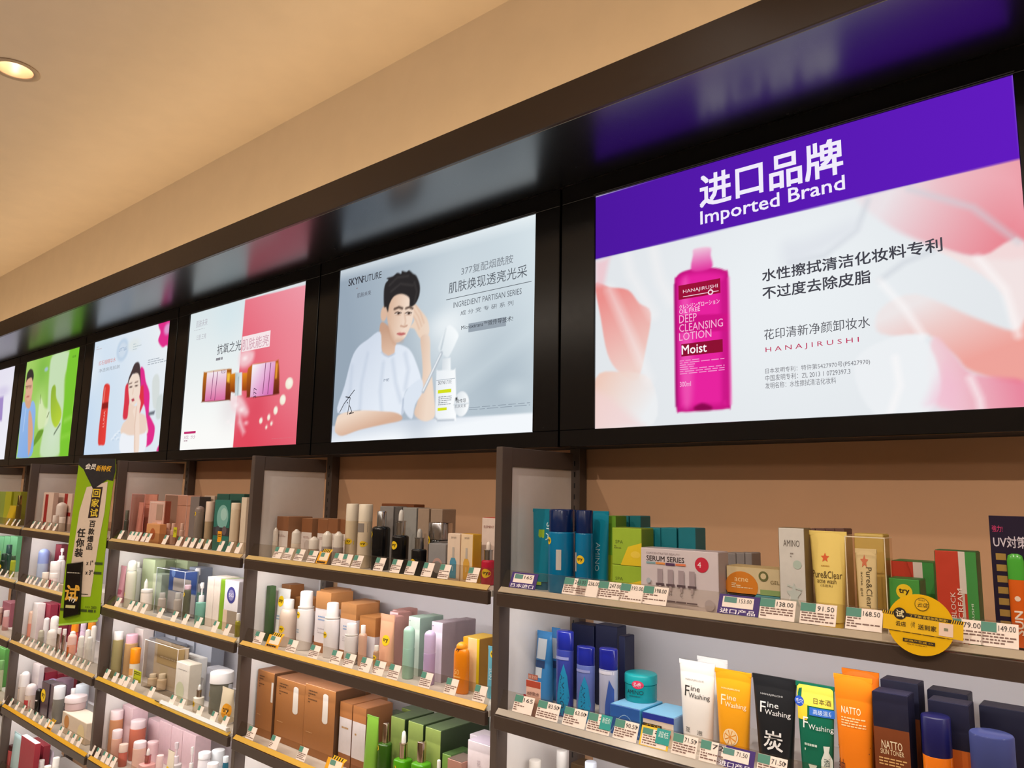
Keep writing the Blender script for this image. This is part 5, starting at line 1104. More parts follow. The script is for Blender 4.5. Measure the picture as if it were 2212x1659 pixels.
I('box', 2, 'C', 733, 759, 1518, .1, 'slim kraft and white carton, left of two', 'box', segs=KC, D=.14, side='8a5834', g='slim kraft and white cartons', pr=[('l', .2, .8, .56, .62, 1, 'b08858')])
I('box', 2, 'C', 761, 789, 1527, .095, 'slim kraft and white carton, right of two', 'box', segs=KC, D=.15, side='8a5834', g='slim kraft and white cartons', pr=[('l', .2, .8, .52, .58, 1, 'b08858')])
I('tube', 2, 'C', 781, 805, 1548, .07, 'pointed green tube seen edge on', 'tube', '7cae3c', taper=1.0, D=.03)
for k, (a, b, t_, d_) in enumerate(((823, 842, 1543, .2), (843, 873, 1550, .14), (880, 913, 1561, .125), (917, 951, 1574, .11), (866, 892, 1532, .27))):
    I('box', 2, 'C', a, b, t_, d_, ['back left', 'left front', 'middle front', 'right front', 'rear'][k]+' one of the green mask cartons', 'box', '8a9c50', g='green mask cartons', D=[.06, .12, .16, .2, .06][k], side='2c3c1e', top='4a5c38')
I('bottle', 2, 'C', 816, 848, 1561, .075, 'dark green bottle with silver cap, left one', c='2f5414', cap='flat', cc='d0b8a4', ck='metal', capf=.32, rc=.42, sh=.95, neck=.4, pr=[('y', .2, .6, .2)])
I('bottle', 2, 'C', 852, 890, 1578, .07, 'bright green dropper bottle with white bulb', c='4e9a14', cap='dropper', cc='ece8e2', mc='d4bca8', capf=.45, rc=.46, sh=.94, neck=.4, sq=.5, pr=[('y', .3, .4, .2)])
I('bottle', 2, 'C', 890, 930, 1601, .06, 'bright green square bottle with silver cap', c='52a018', cap='flat', cc='d4bca8', ck='metal', capf=.34, rc=.45, sh=.94, neck=.4, sq=.5, pr=[('y', .35, .5, .2)])
I('box', 2, 'C', 1004, 1060, 1604, .09, 'white flower printed carton, front of two', 'box', 'dccfd4', [('d', .3, .5, .14, 'd8a84c'), ('d', .7, .62, .1, 'e0b8a0'), ('t', '花', .45, .74, .14, .08, 'b8a8b0')], D=.06, g='white flower printed cartons', side='b8aab8')
I('box', 2, 'C', 1012, 1060, 1592, .17, 'white flower printed carton, rear of two', 'box', 'd4c8d0', D=.06, g='white flower printed cartons')
I('box', 2, 'C', 955, 974, 1630, .1, 'low green carton left of the flower cartons', 'box', '6f9440', D=.08, side='3f5a2c')
I('box', 2, 'C', 970, 1001, 1644, .07, 'low copper foil carton before the flower cartons', 'box', 'b08070', D=.06, top='6a5a50', kind='satin')
I('bottle', 2, 'C', 940, 954, 1640, .07, 'small white dropper bottle by the low cartons', c='d8d8d0', cc='ecece6', capf=.4, rc=.6, cap='dome')
for px in (544, 594, 654): price(2, 'C', px, 28, '', 'w')
price(2, 'C', 722, 50, '', 'o', 'yellow striped promo tag below the slim kraft and white cartons')

# ================================================================ bay 3, top shelf
I('bottle', 3, 'A', 268, 279, 1102, .12, 'small dark grey bottle at the left end', c='4a4c44', cc='5a5c50', capf=.3, rc=.8)
I('clear', 3, 'A', 285, 316, 1067, .11, 'pink clear gift box with tubes, leftmost', 'gift box', 'f8e4de', back='e2b4a4', D=.06, edge='e8a8a4')
I('tube', 3, 'A', 290, 300, 1085, .12, 'pale pink tube inside the leftmost pink gift box', 'tube', 'e8b4a8', taper=.8, dz=.003)
I('bottle', 3, 'A', 301, 313, 1090, .12, 'peach bottle inside the leftmost pink gift box', c='e4a890', cc='eec4b8', capf=.3, dz=.003)
I('box', 3, 'A', 318, 352, 1082, .105, 'rose carton with a white framed window print', 'box', 'dcb0a2', [('s', [(.08, .03), (.08, .96), (.94, .96), (.94, .03)], .0025, 'f0d8d0'), ('r', .3, .6, .1, .5, 'e8b89c'), ('r', .5, .88, .55, .92, 'b09080'), ('r', .62, .86, .2, .5, 'ecc8c0')], D=.05, side='b8786c')
I('box', 3, 'A', 316, 344, 1132, .07, 'small orange carton in front of the rose carton', 'box', 'e0a068', [('d', .5, .5, .2, 'b86030')], D=.03)
I('clear', 3, 'A', 354, 402, 1069, .1, 'pink clear gift box with white bottles', 'gift box', 'f8e8e0', back='d4b0a0', D=.06, edge='e4bcb0')
for k, px in enumerate((360, 374, 393)): I('bottle', 3, 'A', px-6, px+6, 1130, .11, ['left', 'middle', 'right'][k]+' white bottle inside the pink clear gift box', c='e4d4cc', cc='ecdcd4', capf=.3, g='white bottles in the pink gift box', dz=.003)
I('box', 3, 'A', 409, 428, 1073, .11, 'slim grey brown carton', 'box', '7c706c', D=.05, side='5c524e')
I('bottle', 3, 'A', 421, 442, 1093, .075, 'grey brown tube bottle with yellow sticker', c='877a70', cc='8c7c74', capf=.14, rc=1, sh=.99, neck=.95, cap='dome', pr=[('y', .35, .82, .26)])
I('bottle', 3, 'A', 441, 461, 1083, .1, 'two tone bottle with cream cap and beige body', c='b09878', cc='e0c8b4', capf=.42, rc=1, sh=.99, neck=.95)
I('box', 3, 'A', 440, 462, 1071, .17, 'beige carton behind the two tone bottle', 'box', 'c8ae98', D=.05)
I('box', 3, 'A', 462, 496, 1080, .11, 'teal carton with a water splash picture', 'box', '2f7468', [('d', .55, .66, .36, '7fb4ac', 1.1), ('d', .62, .72, .2, 'a4ccc4'), ('r', 0, 1, .3, .46, '3a3438'), ('d', .3, .4, .14, '4a4a50'), ('d', .72, .4, .14, '6a5a5c')], D=.04, side='24584e')
for k, (a, b) in enumerate(((464, 490), (493, 524))): I('box', 3, 'A', a, b, 1067, .18, ['left', 'right'][k]+' dark teal carton behind the splash carton', 'box', '2f5c50', g='dark teal cartons', D=.05)
I('bottle', 3, 'A', 497, 518, 1086, .085, 'pale beige tall bottle near the right end', c='dcc8ac', cc='e4d4bc', capf=.14, rc=1, sh=.99, neck=.95)
I('box', 3, 'A', 519, 530, 1074, .11, 'white carton with black top at the right end', 'box', 'dccab4', D=.05, top='3a3430')
for px in (262, 283, 291, 300, 312, 322, 358, 388, 404, 418, 433, 449, 478, 497, 516): price(3, 'A', px, 17, '', 'w')
for px, lb in ((374, 'small lime promo tag before the pink gift box'), (470, 'small orange promo tag before the splash carton')):
    x, S, L = rail_S(3, 'A', px); t = empty('promo_tag', (x, YS, ZR['A']), lb, 'promo tag')
    V, F = boxvf(-.014, .014, .026, .028, .045, .085, .0003); mesh('card', V, F, M('c8c01c' if px == 374 else 'f0a010', 'paper'), t)
    lines(lambda u, v, e: (u, .026-e, v), -.011, .011, .055, .075, 3, '5a4a10', t, e=.0006)

# bay 3, second shelf
I('tube', 3, 'B', 252, 264, 1222, .14, 'pink tube at the left end', 'tube', 'd09aa8', [('r', .1, .9, .3, .42, 'a85a70')], taper=.8, capf=.1)
I('bottle', 3, 'B', 264, 288, 1208, .09, 'pearly rounded bottle with small try sticker', c='dcd8c8', cc='e4e2d8', capf=.22, rc=.86, cap='dome', pr=[('y', .3, .28, .2)])
I('bottle', 3, 'B', 286, 313, 1213, .085, 'white bottle with narrow flat cap', c='e6e4e2', cc='eeece8', capf=.14, rc=.5, sh=.9, neck=.46)
for k, (a, b) in enumerate(((300, 328), (330, 352), (354, 376), (378, 402))): I('box', 3, 'B', a, b, 1207+k, .26, ['first', 'second', 'third', 'fourth'][k]+' pale green carton from left at the back', 'box', 'a8b490', g='pale green cartons at the back', D=.05)
I('bottle', 3, 'B', 309, 320, 1250, .1, 'tiny white dropper with green base', c='7a9c40', cc='eceae4', capf=.55, rc=.8, cap='cone')
I('box', 3, 'B', 318, 336, 1238, .14, 'pale green carton behind the tiny dropper', 'box', 'c4ccb0', D=.05)
I('jar', 3, 'B', 303, 330, 1272, .075, 'white cream jar with silver rim', 'jar', 'e8dcd0', cc='ece6e0', lidf=.15)
I('clear', 3, 'B', 337, 398, 1230, .09, 'blue and clear gift box with two bottles', 'gift box', 'e8ecf0', [('r', .02, .98, .5, .98, '2f4c8c'), ('d', .16, .88, .07, '6a84b8'), ('r', .18, .8, .5, .78, 'b8a89c'), ('r', .02, .98, .02, .48, 'b4a8a0')], back='8a94a8', D=.06, edge='dfe4ea')
for k, px in enumerate((350, 384)): I('bottle', 3, 'B', px-9, px+9, 1280, .1, ['left', 'right'][k]+' beige bottle inside the blue gift box', c='d8c4b0', cc='e4d8c8', capf=.25, g='beige bottles in the blue gift box', dz=.003)
I('bottle', 3, 'B', 396, 412, 1263, .08, 'dark olive slim bottle with pink cap and try sticker', c='5a5a48', cc='c8a8b4', capf=.12, rc=.9, pr=[('y', .3, .74, .36)])
I('bottle', 3, 'B', 407, 438, 1226, .1, 'teal green pump bottle with white pump', c='7fb0a0', cap='pump', cc='e8e6ea', capf=.5, rc=.55, sh=.96, neck=.5, sq=.5, pr=[('r', .2, .6, .24, .44, '2a4438')])
I('bottle', 3, 'B', 424, 446, 1258, .075, 'second teal pump bottle, in front', c='6fa494', cap='pump', cc='eceaee', capf=.46, rc=.55, sh=.96, neck=.5, sq=.5)
I('box', 3, 'B', 408, 430, 1226, .2, 'clear grey carton behind the pump bottles', 'box', '7c8494', D=.06)
for k, (a, b) in enumerate(((446, 460), (461, 474))): I('box', 3, 'B', a, b, 1246+2*k, .1, ['left', 'right'][k]+' slim cream carton beside the green striped box', 'box', 'e2d6cc', g='slim cream cartons', D=.08)
I('box', 3, 'B', 475, 484, 1252, .1, 'narrow lime striped carton', 'box', '7ca81c', D=.09)
I('box', 3, 'B', 484, 514, 1254, .09, 'white carton with round violet logo', 'box', 'ece8ec', [('d', .5, .72, .3, '3a3a8c'), ('d', .5, .72, .2, '8a86b8'), ('t', 'SG', .5, .72, .34, .07, 'e8e6f0'), ('r', 0, .3, 0, .42, 'dcc4ac'), ('r', .3, 1, 0, .42, '9a8a78')], D=.07, side='a8a0a4')
I('bottle', 3, 'B', 508, 520, 1325, .06, 'tiny bottle with white top at the right end', c='9a9430', cc='efeae4', capf=.3, rc=.7)
for px in (256, 284, 296, 312, 348, 378, 402, 430, 466, 492): price(3, 'B', px, 19, '', 'w')

# bay 3, third shelf
I('bottle', 3, 'C', 246, 270, 1363, .11, 'white capped bottle with olive contents', c='a0966a', cc='eceaea', capf=.18, rc=.9, sh=.98, neck=.86)
I('bottle', 3, 'C', 264, 293, 1367, .13, 'pink capped bottle with amber contents', c='b89468', cc='e0b0c0', capf=.2, rc=.92, sh=.98, neck=.88)
I('box', 3, 'C', 288, 306, 1357, .22, 'pale carton at the back left', 'box', 'dcd0cc', D=.05)
I('bottle', 3, 'C', 280, 303, 1399, .085, 'orange capped tube bottle behind the lime sign', c='e8dcc8', cc='f0900c', capf=.46, rc=1, sh=.99, neck=.95, pr=[('r', .1, .9, .2, .4, 'e0a860')])
x, S, L = rail_S(3, 'C', 288); t = empty('promo_card', (x, YS, ZR['C']), 'lime promo card with black print below the orange cap', 'promo card')
V, F = boxvf(-.034, .034, .034, .036, .04, .085, .0004); mesh('card', V, F, M('c8d018', 'paper'), t); lines(lambda u, v, e: (u, .034-e, v), -.03, .03, .058, .08, 3, '4a4c10', t, e=.0006)
I('clear', 3, 'C', 311, 383, 1391, .09, 'large clear gift box with two cream bottles', 'gift box', 'f0ebe4', [('r', .1, .9, .5, .94, 'a48c60'), ('l', .2, .7, .62, .66, 1, 'dccab0')], back='b8a894', D=.07, edge='ece8e6')
for k, px in enumerate((330, 350)): I('bottle', 3, 'C', px-11, px+11, 1455, .1, ['left', 'right'][k]+' cream bottle inside the large clear gift box', c='d8c4a8', cc='e4d8c4', capf=.3, g='cream bottles in the gift box', dz=.003)
for k, (a, b, t_, d_) in enumerate(((314, 334, 1358, .24), (338, 378, 1370, .25), (380, 416, 1380, .26), (418, 452, 1390, .27), (318, 372, 1385, .175))):
    I('box', 3, 'C', a, b, t_, d_, ['first', 'second', 'third', 'fourth', 'nearest'][k]+' silver grey carton at the back', 'box', 'b4b6c0', g='silver grey cartons', D=.06, side='8e929e', kind='satin')
I('box', 3, 'C', 379, 408, 1432, .085, 'white leaf printed slim carton', 'box', 'e2dcd4', [('l', .2, .8, .8, .84, 1, '9a9490'), ('d', .4, .3, .3, 'c8ccae')], D=.05, side='c8bfb0')
I('box', 3, 'C', 392, 428, 1418, .14, 'white and green header card carton', 'box', 'eceae8', [('r', .5, 1, .2, .72, '7c9c2c'), ('t', 'A', .35, .88, .12, .06, '3a3a3a')], D=.04)
I('tube', 3, 'C', 405, 428, 1464, .07, 'white tube with try sticker', 'tube', 'e4e0dc', [('y', .32, .56, .24)], taper=.8, capf=.08)
I('bottle', 3, 'C', 418, 442, 1478, .06, 'white dropper bottle with try sticker', c='ebe4d6', cap='dropper', cc='eeecea', mc='b8a89c', capf=.46, rc=.5, sh=.95, neck=.45, pr=[('y', .4, .3, .28)])
I('jar', 3, 'C', 452, 504, 1449, .085, 'large grey jar with white lid and try sticker', 'jar', '6a685c', [('y', .22, .46, .13)], cc='ece8e8', lidf=.26, base=.94, lip=1.04)
I('box', 3, 'C', 440, 470, 1443, .17, 'clear grey carton behind the grey jar', 'box', 'a8a8b0', D=.05)
I('tube', 3, 'C', 466, 490, 1488, .055, 'cream tube with orange sticker right of the dropper', 'tube', 'e6d8bc', [('o', .75, .4, .3, 'e8a020', 'try', '3a2c10', 1)], taper=.85, capf=.06)
I('bottle', 3, 'C', 490, 502, 1478, .07, 'tiny dark bottle at the right end', c='3a3a44', cc='8a8a90', capf=.3, rc=.7)
for px in (232, 250, 264, 274, 290, 328, 373, 393, 432, 462, 487): price(3, 'C', px, 20, '', 'w')
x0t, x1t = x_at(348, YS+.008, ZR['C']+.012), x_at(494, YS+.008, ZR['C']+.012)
t = empty('glare_bar', ((x0t+x1t)/2, YS+.006, ZR['C']+.02), 'glowing white bar standing for glare along the third shelf edge', 'glare stand-in')  # glowing bar added for the light caught by the acrylic price strip
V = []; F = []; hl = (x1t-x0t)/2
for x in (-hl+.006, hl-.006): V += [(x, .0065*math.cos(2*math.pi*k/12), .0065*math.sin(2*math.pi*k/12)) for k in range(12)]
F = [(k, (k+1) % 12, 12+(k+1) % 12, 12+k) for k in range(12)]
mesh('glare_rod', V, F, M('fff4e4', 'glow'), t, smooth=True)
for s_ in (-1, 1): box('glare_end', min(s_*hl, s_*(hl-.006)), max(s_*hl, s_*(hl-.006)), -.007, .007, -.007, .007, M('d8d0c4', 'gloss'), t, .001)
box('added_tail', -hl-.05, -hl, -.0012, .0012, -.006, -.0036, M('2a2622', 'matte'), t, .0003)  # ends and thin tail are made up along with the glare bar

# bay 3, fourth shelf
PK = dict(cc='e8d4d8', rc=.96, sh=.98, neck=.9)
I('bottle', 3, 'D', 230, 260, 1529, .12, 'tall pink capped bottle with amber toner, left one', c='c48a64', capf=.2, **PK)
I('bottle', 3, 'D', 240, 264, 1575, .05, 'shorter pink capped bottle before the left tall one', c='d8a894', capf=.26, pr=[('d', .3, .42, .14, '3a2c24')], **PK)
I('jar', 3, 'D', 256, 276, 1606, .05, 'pink jar bottle in front of the pink toner bottles', 'jar', 'c06858', cc='e4ccc0', lidf=.35)
I('bottle', 3, 'D', 278, 314, 1553, .11, 'tall pink capped bottle with rose toner, right one', c='bc6a54', capf=.2, **PK)
I('bottle', 3, 'D', 286, 316, 1600, .07, 'shorter pale pink bottle before the rose toner', c='dcb4a4', capf=.22, **PK)
for k, (a, b, t_, d_) in enumerate(((262, 284, 1525, .2), (318, 342, 1555, .2), (343, 368, 1560, .2), (369, 392, 1572, .2), (393, 420, 1583, .2))):
    I('box', 3, 'D', a, b, t_, d_, ['first', 'second', 'third', 'fourth', 'fifth'][k]+' pale pink carton from left at the back', 'box', 'ddbfc6', g='pale pink cartons at the back', D=.07)
I('bottle', 3, 'D', 302, 336, 1616, .05, 'pink dropper bottle with square shoulders', c='e0a8a4', cap='dropper', cc='eee4e2', mc='c07878', capf=.5, rc=.4, sh=.95, neck=.4, sq=.5)
I('bottle', 3, 'D', 316, 342, 1600, .12, 'clear pink tumbler bottle behind the dropper', c='d8b4b8', cc='dcbcc0', capf=.1, rc=1, sh=.99, neck=.95)
I('tube', 3, 'D', 353, 366, 1622, .06, 'cream tube with try sticker beside the pump', 'tube', 'e8dcc8', [('y', .4, .5, .35)], taper=.85)
I('jar', 3, 'D', 336, 352, 1630, .05, 'tiny pink jar with an orange sticker', 'jar', 'e0a050', cc='e8c8c8', lidf=.4)
I('bottle', 3, 'D', 366, 394, 1602, .1, 'white pump bottle with rosy pump head', c='e4dcdc', cap='pump', cc='e4d4da', capf=.5, rc=.5, sh=.96, neck=.45)
I('bottle', 3, 'D', 402, 424, 1612, .09, 'white bottle with a slim pump beside the logo bottle', c='e6e0de', cap='pump', cc='eae4e4', capf=.5, rc=.45)
I('jar', 3, 'D', 425, 454, 1623, .09, 'white canister with round violet logo', 'jar', 'e8e4ea', [('d', .42, .56, .3, '2c3486'), ('t', 'SG', .42, .56, .4, .1, 'd0d0e8')], cc='efecf0', lidf=.12)
I('jar', 3, 'D', 454, 484, 1618, .14, 'pale white canister behind the logo one', 'jar', 'dce0e6', cc='e4e6ea', lidf=.3)
I('jar', 3, 'D', 444, 470, 1646, .055, 'white jar lid in front of the logo canister', 'jar', 'ecdcdc', cc='f0eaec', lidf=.3)
I('bottle', 3, 'D', 478, 492, 1632, .1, 'teal bottle at the right end', c='1f6880', cc='e0e4e8', capf=.1, rc=.9)
for px in (200, 212, 226, 236, 246): price(3, 'D', px, 18, '', 'w')

# ================================================================ bay 4
I('box', 4, 'A', 92, 113, 1064, .12, 'white and red striped carton, leftmost', 'box', 'dcc0b0', [('r', .2, .5, 0, .95, '9c2018')], D=.05)
I('box', 4, 'A', 116, 150, 1066, .14, 'white and red carton behind the dome bottles', 'box', 'd8bcac', [('r', .55, .75, 0, 1, '9c2018'), ('r', .0, 1, .4, .5, '9c2018')], D=.05)
DM = dict(cap='dome', capf=.42, rc=1.0, sh=.98, neck=.95)
I('bottle', 4, 'A', 103, 126, 1072, .085, 'white dome capped bottle, taller one', c='d8bcac', cc='e4cfc4', **DM)
I('bottle', 4, 'A', 120, 144, 1085, .07, 'white dome capped bottle, shorter one', c='d4c4bc', cc='e0d0c8', **DM)
I('jar', 4, 'A', 113, 126, 1113, .055, 'small white cream jar left of another', 'jar', 'dcc8bc', cc='e4d4ca'); I('jar', 4, 'A', 127, 141, 1117, .055, 'small white cream jar beside the sign', 'jar', 'dcc8bc', cc='e4d4ca')
for px in (72, 83, 95, 107, 120): price(4, 'A', px, 13, '', 'w')
I('bottle', 4, 'B', 76, 101, 1184, .12, 'pale blue dome capped bottle', c='b0bcd4', cc='8fa0d8', **DM)
I('bottle', 4, 'B', 87, 115, 1188, .09, 'white dome capped bottle with violet ring', c='e4dcdc', cc='ece8ec', pr=[('r', .02, .98, .555, .585, '4a4490')], **DM)
I('jar', 4, 'B', 106, 130, 1212, .075, 'white rounded jar with grey ring', 'jar', 'e4dcd8', cc='ece6e4', lidf=.35)
I('jar', 4, 'B', 106, 124, 1238, .055, 'small white jar with red label', 'jar', 'e0d0cc', [('r', .1, .95, .1, .6, 'b03c48')], cc='ece4e0', lidf=.3); I('jar', 4, 'B', 91, 106, 1236, .055, 'small cream round jar', 'jar', 'e4d4c4', cc='ece0d4', lidf=.4)
for k, (a, b) in enumerate(((106, 118), (119, 131), (132, 146))): I('box', 4, 'B', a, b, 1174+2*k, .2, ['left', 'middle', 'right'][k]+' dark red carton at the back', 'box', '7c1c30', g='dark red cartons', D=.05, side='5c1424')
I('bottle', 4, 'B', 122, 142, 1184, .12, 'white pump bottle with red label', c='e8e0e0', cap='pump', cc='eeeaea', capf=.3, rc=.6, pr=[('r', .1, .9, .1, .3, 'c08088')])
I('box', 4, 'B', 128, 152, 1265, .06, 'pale cream carton beside the sign', 'box', 'e0d0c0', D=.05)
for px in (60, 68, 77, 88, 100, 112, 124): price(4, 'B', px, 12, '', 'w')
I('box', 4, 'C', 66, 76, 1301, .15, 'white carton at the left end', 'box', 'dcd2d0', D=.06)
for k, (a, b) in enumerate(((84, 103), (105, 128), (130, 150))): I('box', 4, 'C', a, b, 1302-k, .22, ['left', 'middle', 'right'][k]+' crimson carton at the back', 'box', '8a2038', g='crimson cartons', D=.06)
I('bottle', 4, 'C', 60, 77, 1318, .1, 'coral bottle with beige dome cap', c='d88c78', cc='dcb8a4', **DM)
I('bottle', 4, 'C', 78, 98, 1318, .1, 'white bottle with pinkish dome cap', c='dcd0c8', cc='e4d8da', **DM)
for k, (a, b, t_, d_) in enumerate(((93, 106, 1333, .085), (108, 127, 1329, .085), (82, 95, 1360, .06), (100, 122, 1358, .06))):
    I('bottle', 4, 'C', a, b, t_, d_, ['slim white dome capped bottle', 'wide white dome capped bottle', 'olive grey squat bottle', 'pearl bottle with black dot'][k], c=['e4dcdc', 'e8e4e2', '9c9684', 'dcd4c8'][k], cc=['ece6e8', 'ecebe6', 'b4ae9c', 'e4ded6'][k], **DM)
for k, (a, b) in enumerate(((122, 132), (133, 143))): I('bottle', 4, 'C', a, b, 1356+2*k, .06, ['left', 'right'][k]+' mirror chrome tube bottle', c='c8b8b0', kind='metal', cc='d8d0cc', capf=.2, rc=.9, g='mirror chrome bottles')
I('bottle', 4, 'C', 152, 170, 1340, .12, 'orange capped bottle with red label', c='d84c38', cc='ea8a14', capf=.35, rc=.9); I('bottle', 4, 'C', 145, 165, 1368, .055, 'coral pink sphere capped bottle with orange window', c='e0a088', cc='e8c0b4', pr=[('r', .35, .8, .1, .5, 'c05c1c')], **DM)
I('bottle', 4, 'C', 172, 186, 1338, .13, 'lilac bottle under the sign', c='d8c0d8', cc='e4d0e4', capf=.3, rc=.9); I('bottle', 4, 'C', 188, 206, 1336, .12, 'amber capped bottle under the sign', c='dcd0c4', cc='d8841c', capf=.3, rc=.95)
for k, (a, b, t_) in enumerate(((168, 181, 1372), (182, 194, 1358), (186, 199, 1374), (195, 207, 1350), (150, 162, 1362))): I('bottle', 4, 'C', a, b, t_, [.06, .1, .06, .1, .1][k], ['first', 'second', 'third', 'fourth', 'fifth'][k]+' small white bottle in the right cluster', c='dcd4ca', cc='e6e0d8', g='small white bottles in the right cluster', **DM)
for px in range(48, 200, 11): price(4, 'C', px, 11, '', 'w')
for k, (a, b, t_, d_) in enumerate(((66, 80, 1432, .2), (74, 98, 1448, .17), (100, 124, 1450, .17), (126, 140, 1456, .18))): I('box', 4, 'D', a, b, t_, d_, ['first', 'second', 'third', 'fourth'][k]+' white and crimson carton from left', 'box', ['d4c8c8', '8c1c30', '8c1c30', '7c1828'][k], g='white and crimson cartons', D=.06)
I('bottle', 4, 'D', 40, 62, 1447, .13, 'white dome bottle at the back left', c='e0d4cc', cc='ece8ea', **DM); I('bottle', 4, 'D', 42, 66, 1456, .085, 'white flat capped bottle with dark band', c='e2d0c4', cc='ece4e6', capf=.4, rc=1, sh=.98, neck=.95, pr=[('r', .05, .95, .55, .6, '6a5a60')])
I('bottle', 4, 'D', 54, 80, 1475, .055, 'pinkish dome bottle with red label', c='e2ccbc', cc='e8dcdc', pr=[('r', .35, .98, .1, .4, 'c03c40'), ('r', .02, .98, .56, .585, '5a3a3c')], **DM)
I('bottle', 4, 'D', 84, 114, 1459, .13, 'lilac dome capped bottle', c='b8a0c8', cc='b8a8d8', **DM)
I('bottle', 4, 'D', 76, 92, 1486, .07, 'black round topped bottle with white band', c='17120f', cc='1c1614', pr=[('r', .1, .9, .52, .57, 'd8d0cc')], **DM)
I('box', 4, 'D', 90, 106, 1474, .085, 'dark plum foil carton with try sticker', 'box', '4a3440', [('y', .3, .6, .3)], D=.05, kind='gloss', side='2c2028'); I('box', 4, 'D', 106, 118, 1478, .09, 'dark silver foil carton', 'box', '5c4c54', D=.05, kind='gloss')
I('jar', 4, 'D', 118, 158, 1464, .15, 'plum lidded cream jar at the back', 'jar', '8a7884', cc='7c6070', lidf=.5)
I('bottle', 4, 'D', 114, 140, 1480, .07, 'grey bottle with frosted white cap', c='7c7870', cc='dcdce0', capf=.34, rc=1, sh=.98, neck=.95, pr=[('y', .2, .5, .2)])
I('bottle', 4, 'D', 150, 166, 1486, .1, 'small white tapered bottle', c='e4e0e0', cc='ece8e8', capf=.4, rc=.8); I('jar', 4, 'D', 160, 190, 1476, .14, 'pale blue grey jar at the back right', 'jar', 'b8c0c8', cc='c8d0d8', lidf=.4)
I('box', 4, 'D', 134, 186, 1549, .06, 'cream flower printed carton under the pink jar', 'box', 'e0cdb8', [('d', .2, .6, .1, 'c88a4c'), ('d', .8, .4, .14, 'ecd8a8')], D=.09, top='ecdccc', dz=.0015)
I('jar', 4, 'D', 140, 188, 1502, .065, 'large pinkish cream jar standing on a carton', 'jar', 'd0b8bc', [('r', .1, .3, .2, .5, 'b8989c')], cc='e0d0d2', lidf=.42, dz=LAST['D']+.003, lip=1.05)
for px in range(12, 110, 13): price(4, 'D', px, 13, '', 'w')
price(4, 'D', 110, 26, '', 'o', 'yellow striped promo tag before the grey frosted cap bottle')
for px in (132, 148, 160, 172): price(4, 'D', px, 17, '', 'w')
I('bag', 4, 'E', 0, 22, 1570, .1, 'pale blue refill pouch, leftmost', 'pouch', 'a8c4c8', D=.025); I('box', 4, 'E', 20, 48, 1580, .14, 'white topped crimson carton, left one', 'box', '9c2034', D=.07, top='e0d4d4', side='8a1828'); I('box', 4, 'E', 50, 76, 1592, .14, 'crimson carton behind the dark red bottle', 'box', '7c1424', D=.07)
I('bottle', 4, 'E', 14, 46, 1604, .08, 'dark red square bottle', c='a84444', cc='3c0c10', capf=.2, rc=.9, sh=.98, neck=.85, sq=.6); I('box', 4, 'E', 50, 68, 1622, .075, 'white and red slim carton, open topped', 'box', 'e4d0c8', D=.06, side='b02c38', top='ece0dc')
I('bag', 4, 'E', 84, 106, 1616, .12, 'white and plum folded pouch', 'pouch', 'd8ccd8', D=.03); I('bottle', 4, 'E', 78, 96, 1640, .075, 'white capped bottle at the bottom edge', c='e0d8d4', cc='ecE6e4'.lower(), capf=.2, rc=.85); I('bottle', 4, 'E', 110, 128, 1634, .09, 'white tapered bottle at the bottom edge', c='e0dcd4', cc='ece8e2', capf=.25, rc=.85)
I('bottle', 4, 'E', 92, 110, 1652, .06, 'small white bottle at the bottom edge', c='e4e0d8', cc='f0ece6', capf=.2, rc=.85)

# ================================================================ bay 5, only its near end shows
for k, (a, b, c_) in enumerate(((-4, 10, '8a9a3c'), (11, 24, 'a8a81c'), (25, 40, '8c8c20'))): I('box', 5, 'A', a, b, 1062, .13, ['left', 'middle', 'right'][k]+' yellow green carton', 'box', c_, g='yellow green cartons', D=.06)
I('bottle', 5, 'A', 24, 36, 1072, .08, 'brown bottle with bronze cap', c='5c4a1c', cc='a08858', ck='metal', capf=.3, rc=.8); I('bottle', 5, 'A', 35, 47, 1070, .09, 'second brown bottle with bronze cap, right', c='5c4a1c', cc='a08858', ck='metal', capf=.3, rc=.8); I('tube', 5, 'A', 6, 20, 1092, .07, 'yellow tube', 'tube', 'c8a81c', taper=.8)
for px in (18, 30, 40): price(5, 'A', px, 10, '', 'w')
for k, (a, b) in enumerate(((-6, 6), (7, 19), (20, 35))): I('box', 5, 'B', a, b, 1158, .18, ['left', 'middle', 'right'][k]+' bright green carton', 'box', '5a9c6c', g='bright green cartons', D=.06)
I('bottle', 5, 'B', 0, 16, 1195, .06, 'black green bottle with yellow sticker', c='12281c', cc='12301f', capf=.3, rc=.8, pr=[('y', .5, .4, .35)]); I('bottle', 5, 'B', 10, 26, 1176, .1, 'dark green tall bottle', c='1c4030', cc='20403a', capf=.3, rc=.8); I('bottle', 5, 'B', 22, 34, 1200, .07, 'lime bottle with dark cap', c='a0ac2c', cc='2c4428', capf=.2, rc=.8)
I('bottle', 5, 'B', -12, 2, 1190, .12, 'pale green bottle cut by the left edge', c='a8b868', cc='a4c070', capf=.2, rc=.9)
for px in (2, 14, 26): price(5, 'B', px, 10, '', 'w')
I('box', 5, 'C', 4, 22, 1300, .14, 'dark rose carton', 'box', '8c4c58', D=.06); I('bottle', 5, 'C', 6, 20, 1318, .08, 'pink bottle at the left edge', c='c89090', cc='d8c4c4', capf=.3, rc=.9); I('bottle', 5, 'C', -10, 6, 1312, .1, 'brown pink bottle cut by the left edge', c='b08c7c', cc='c0a89c', capf=.3, rc=.9)
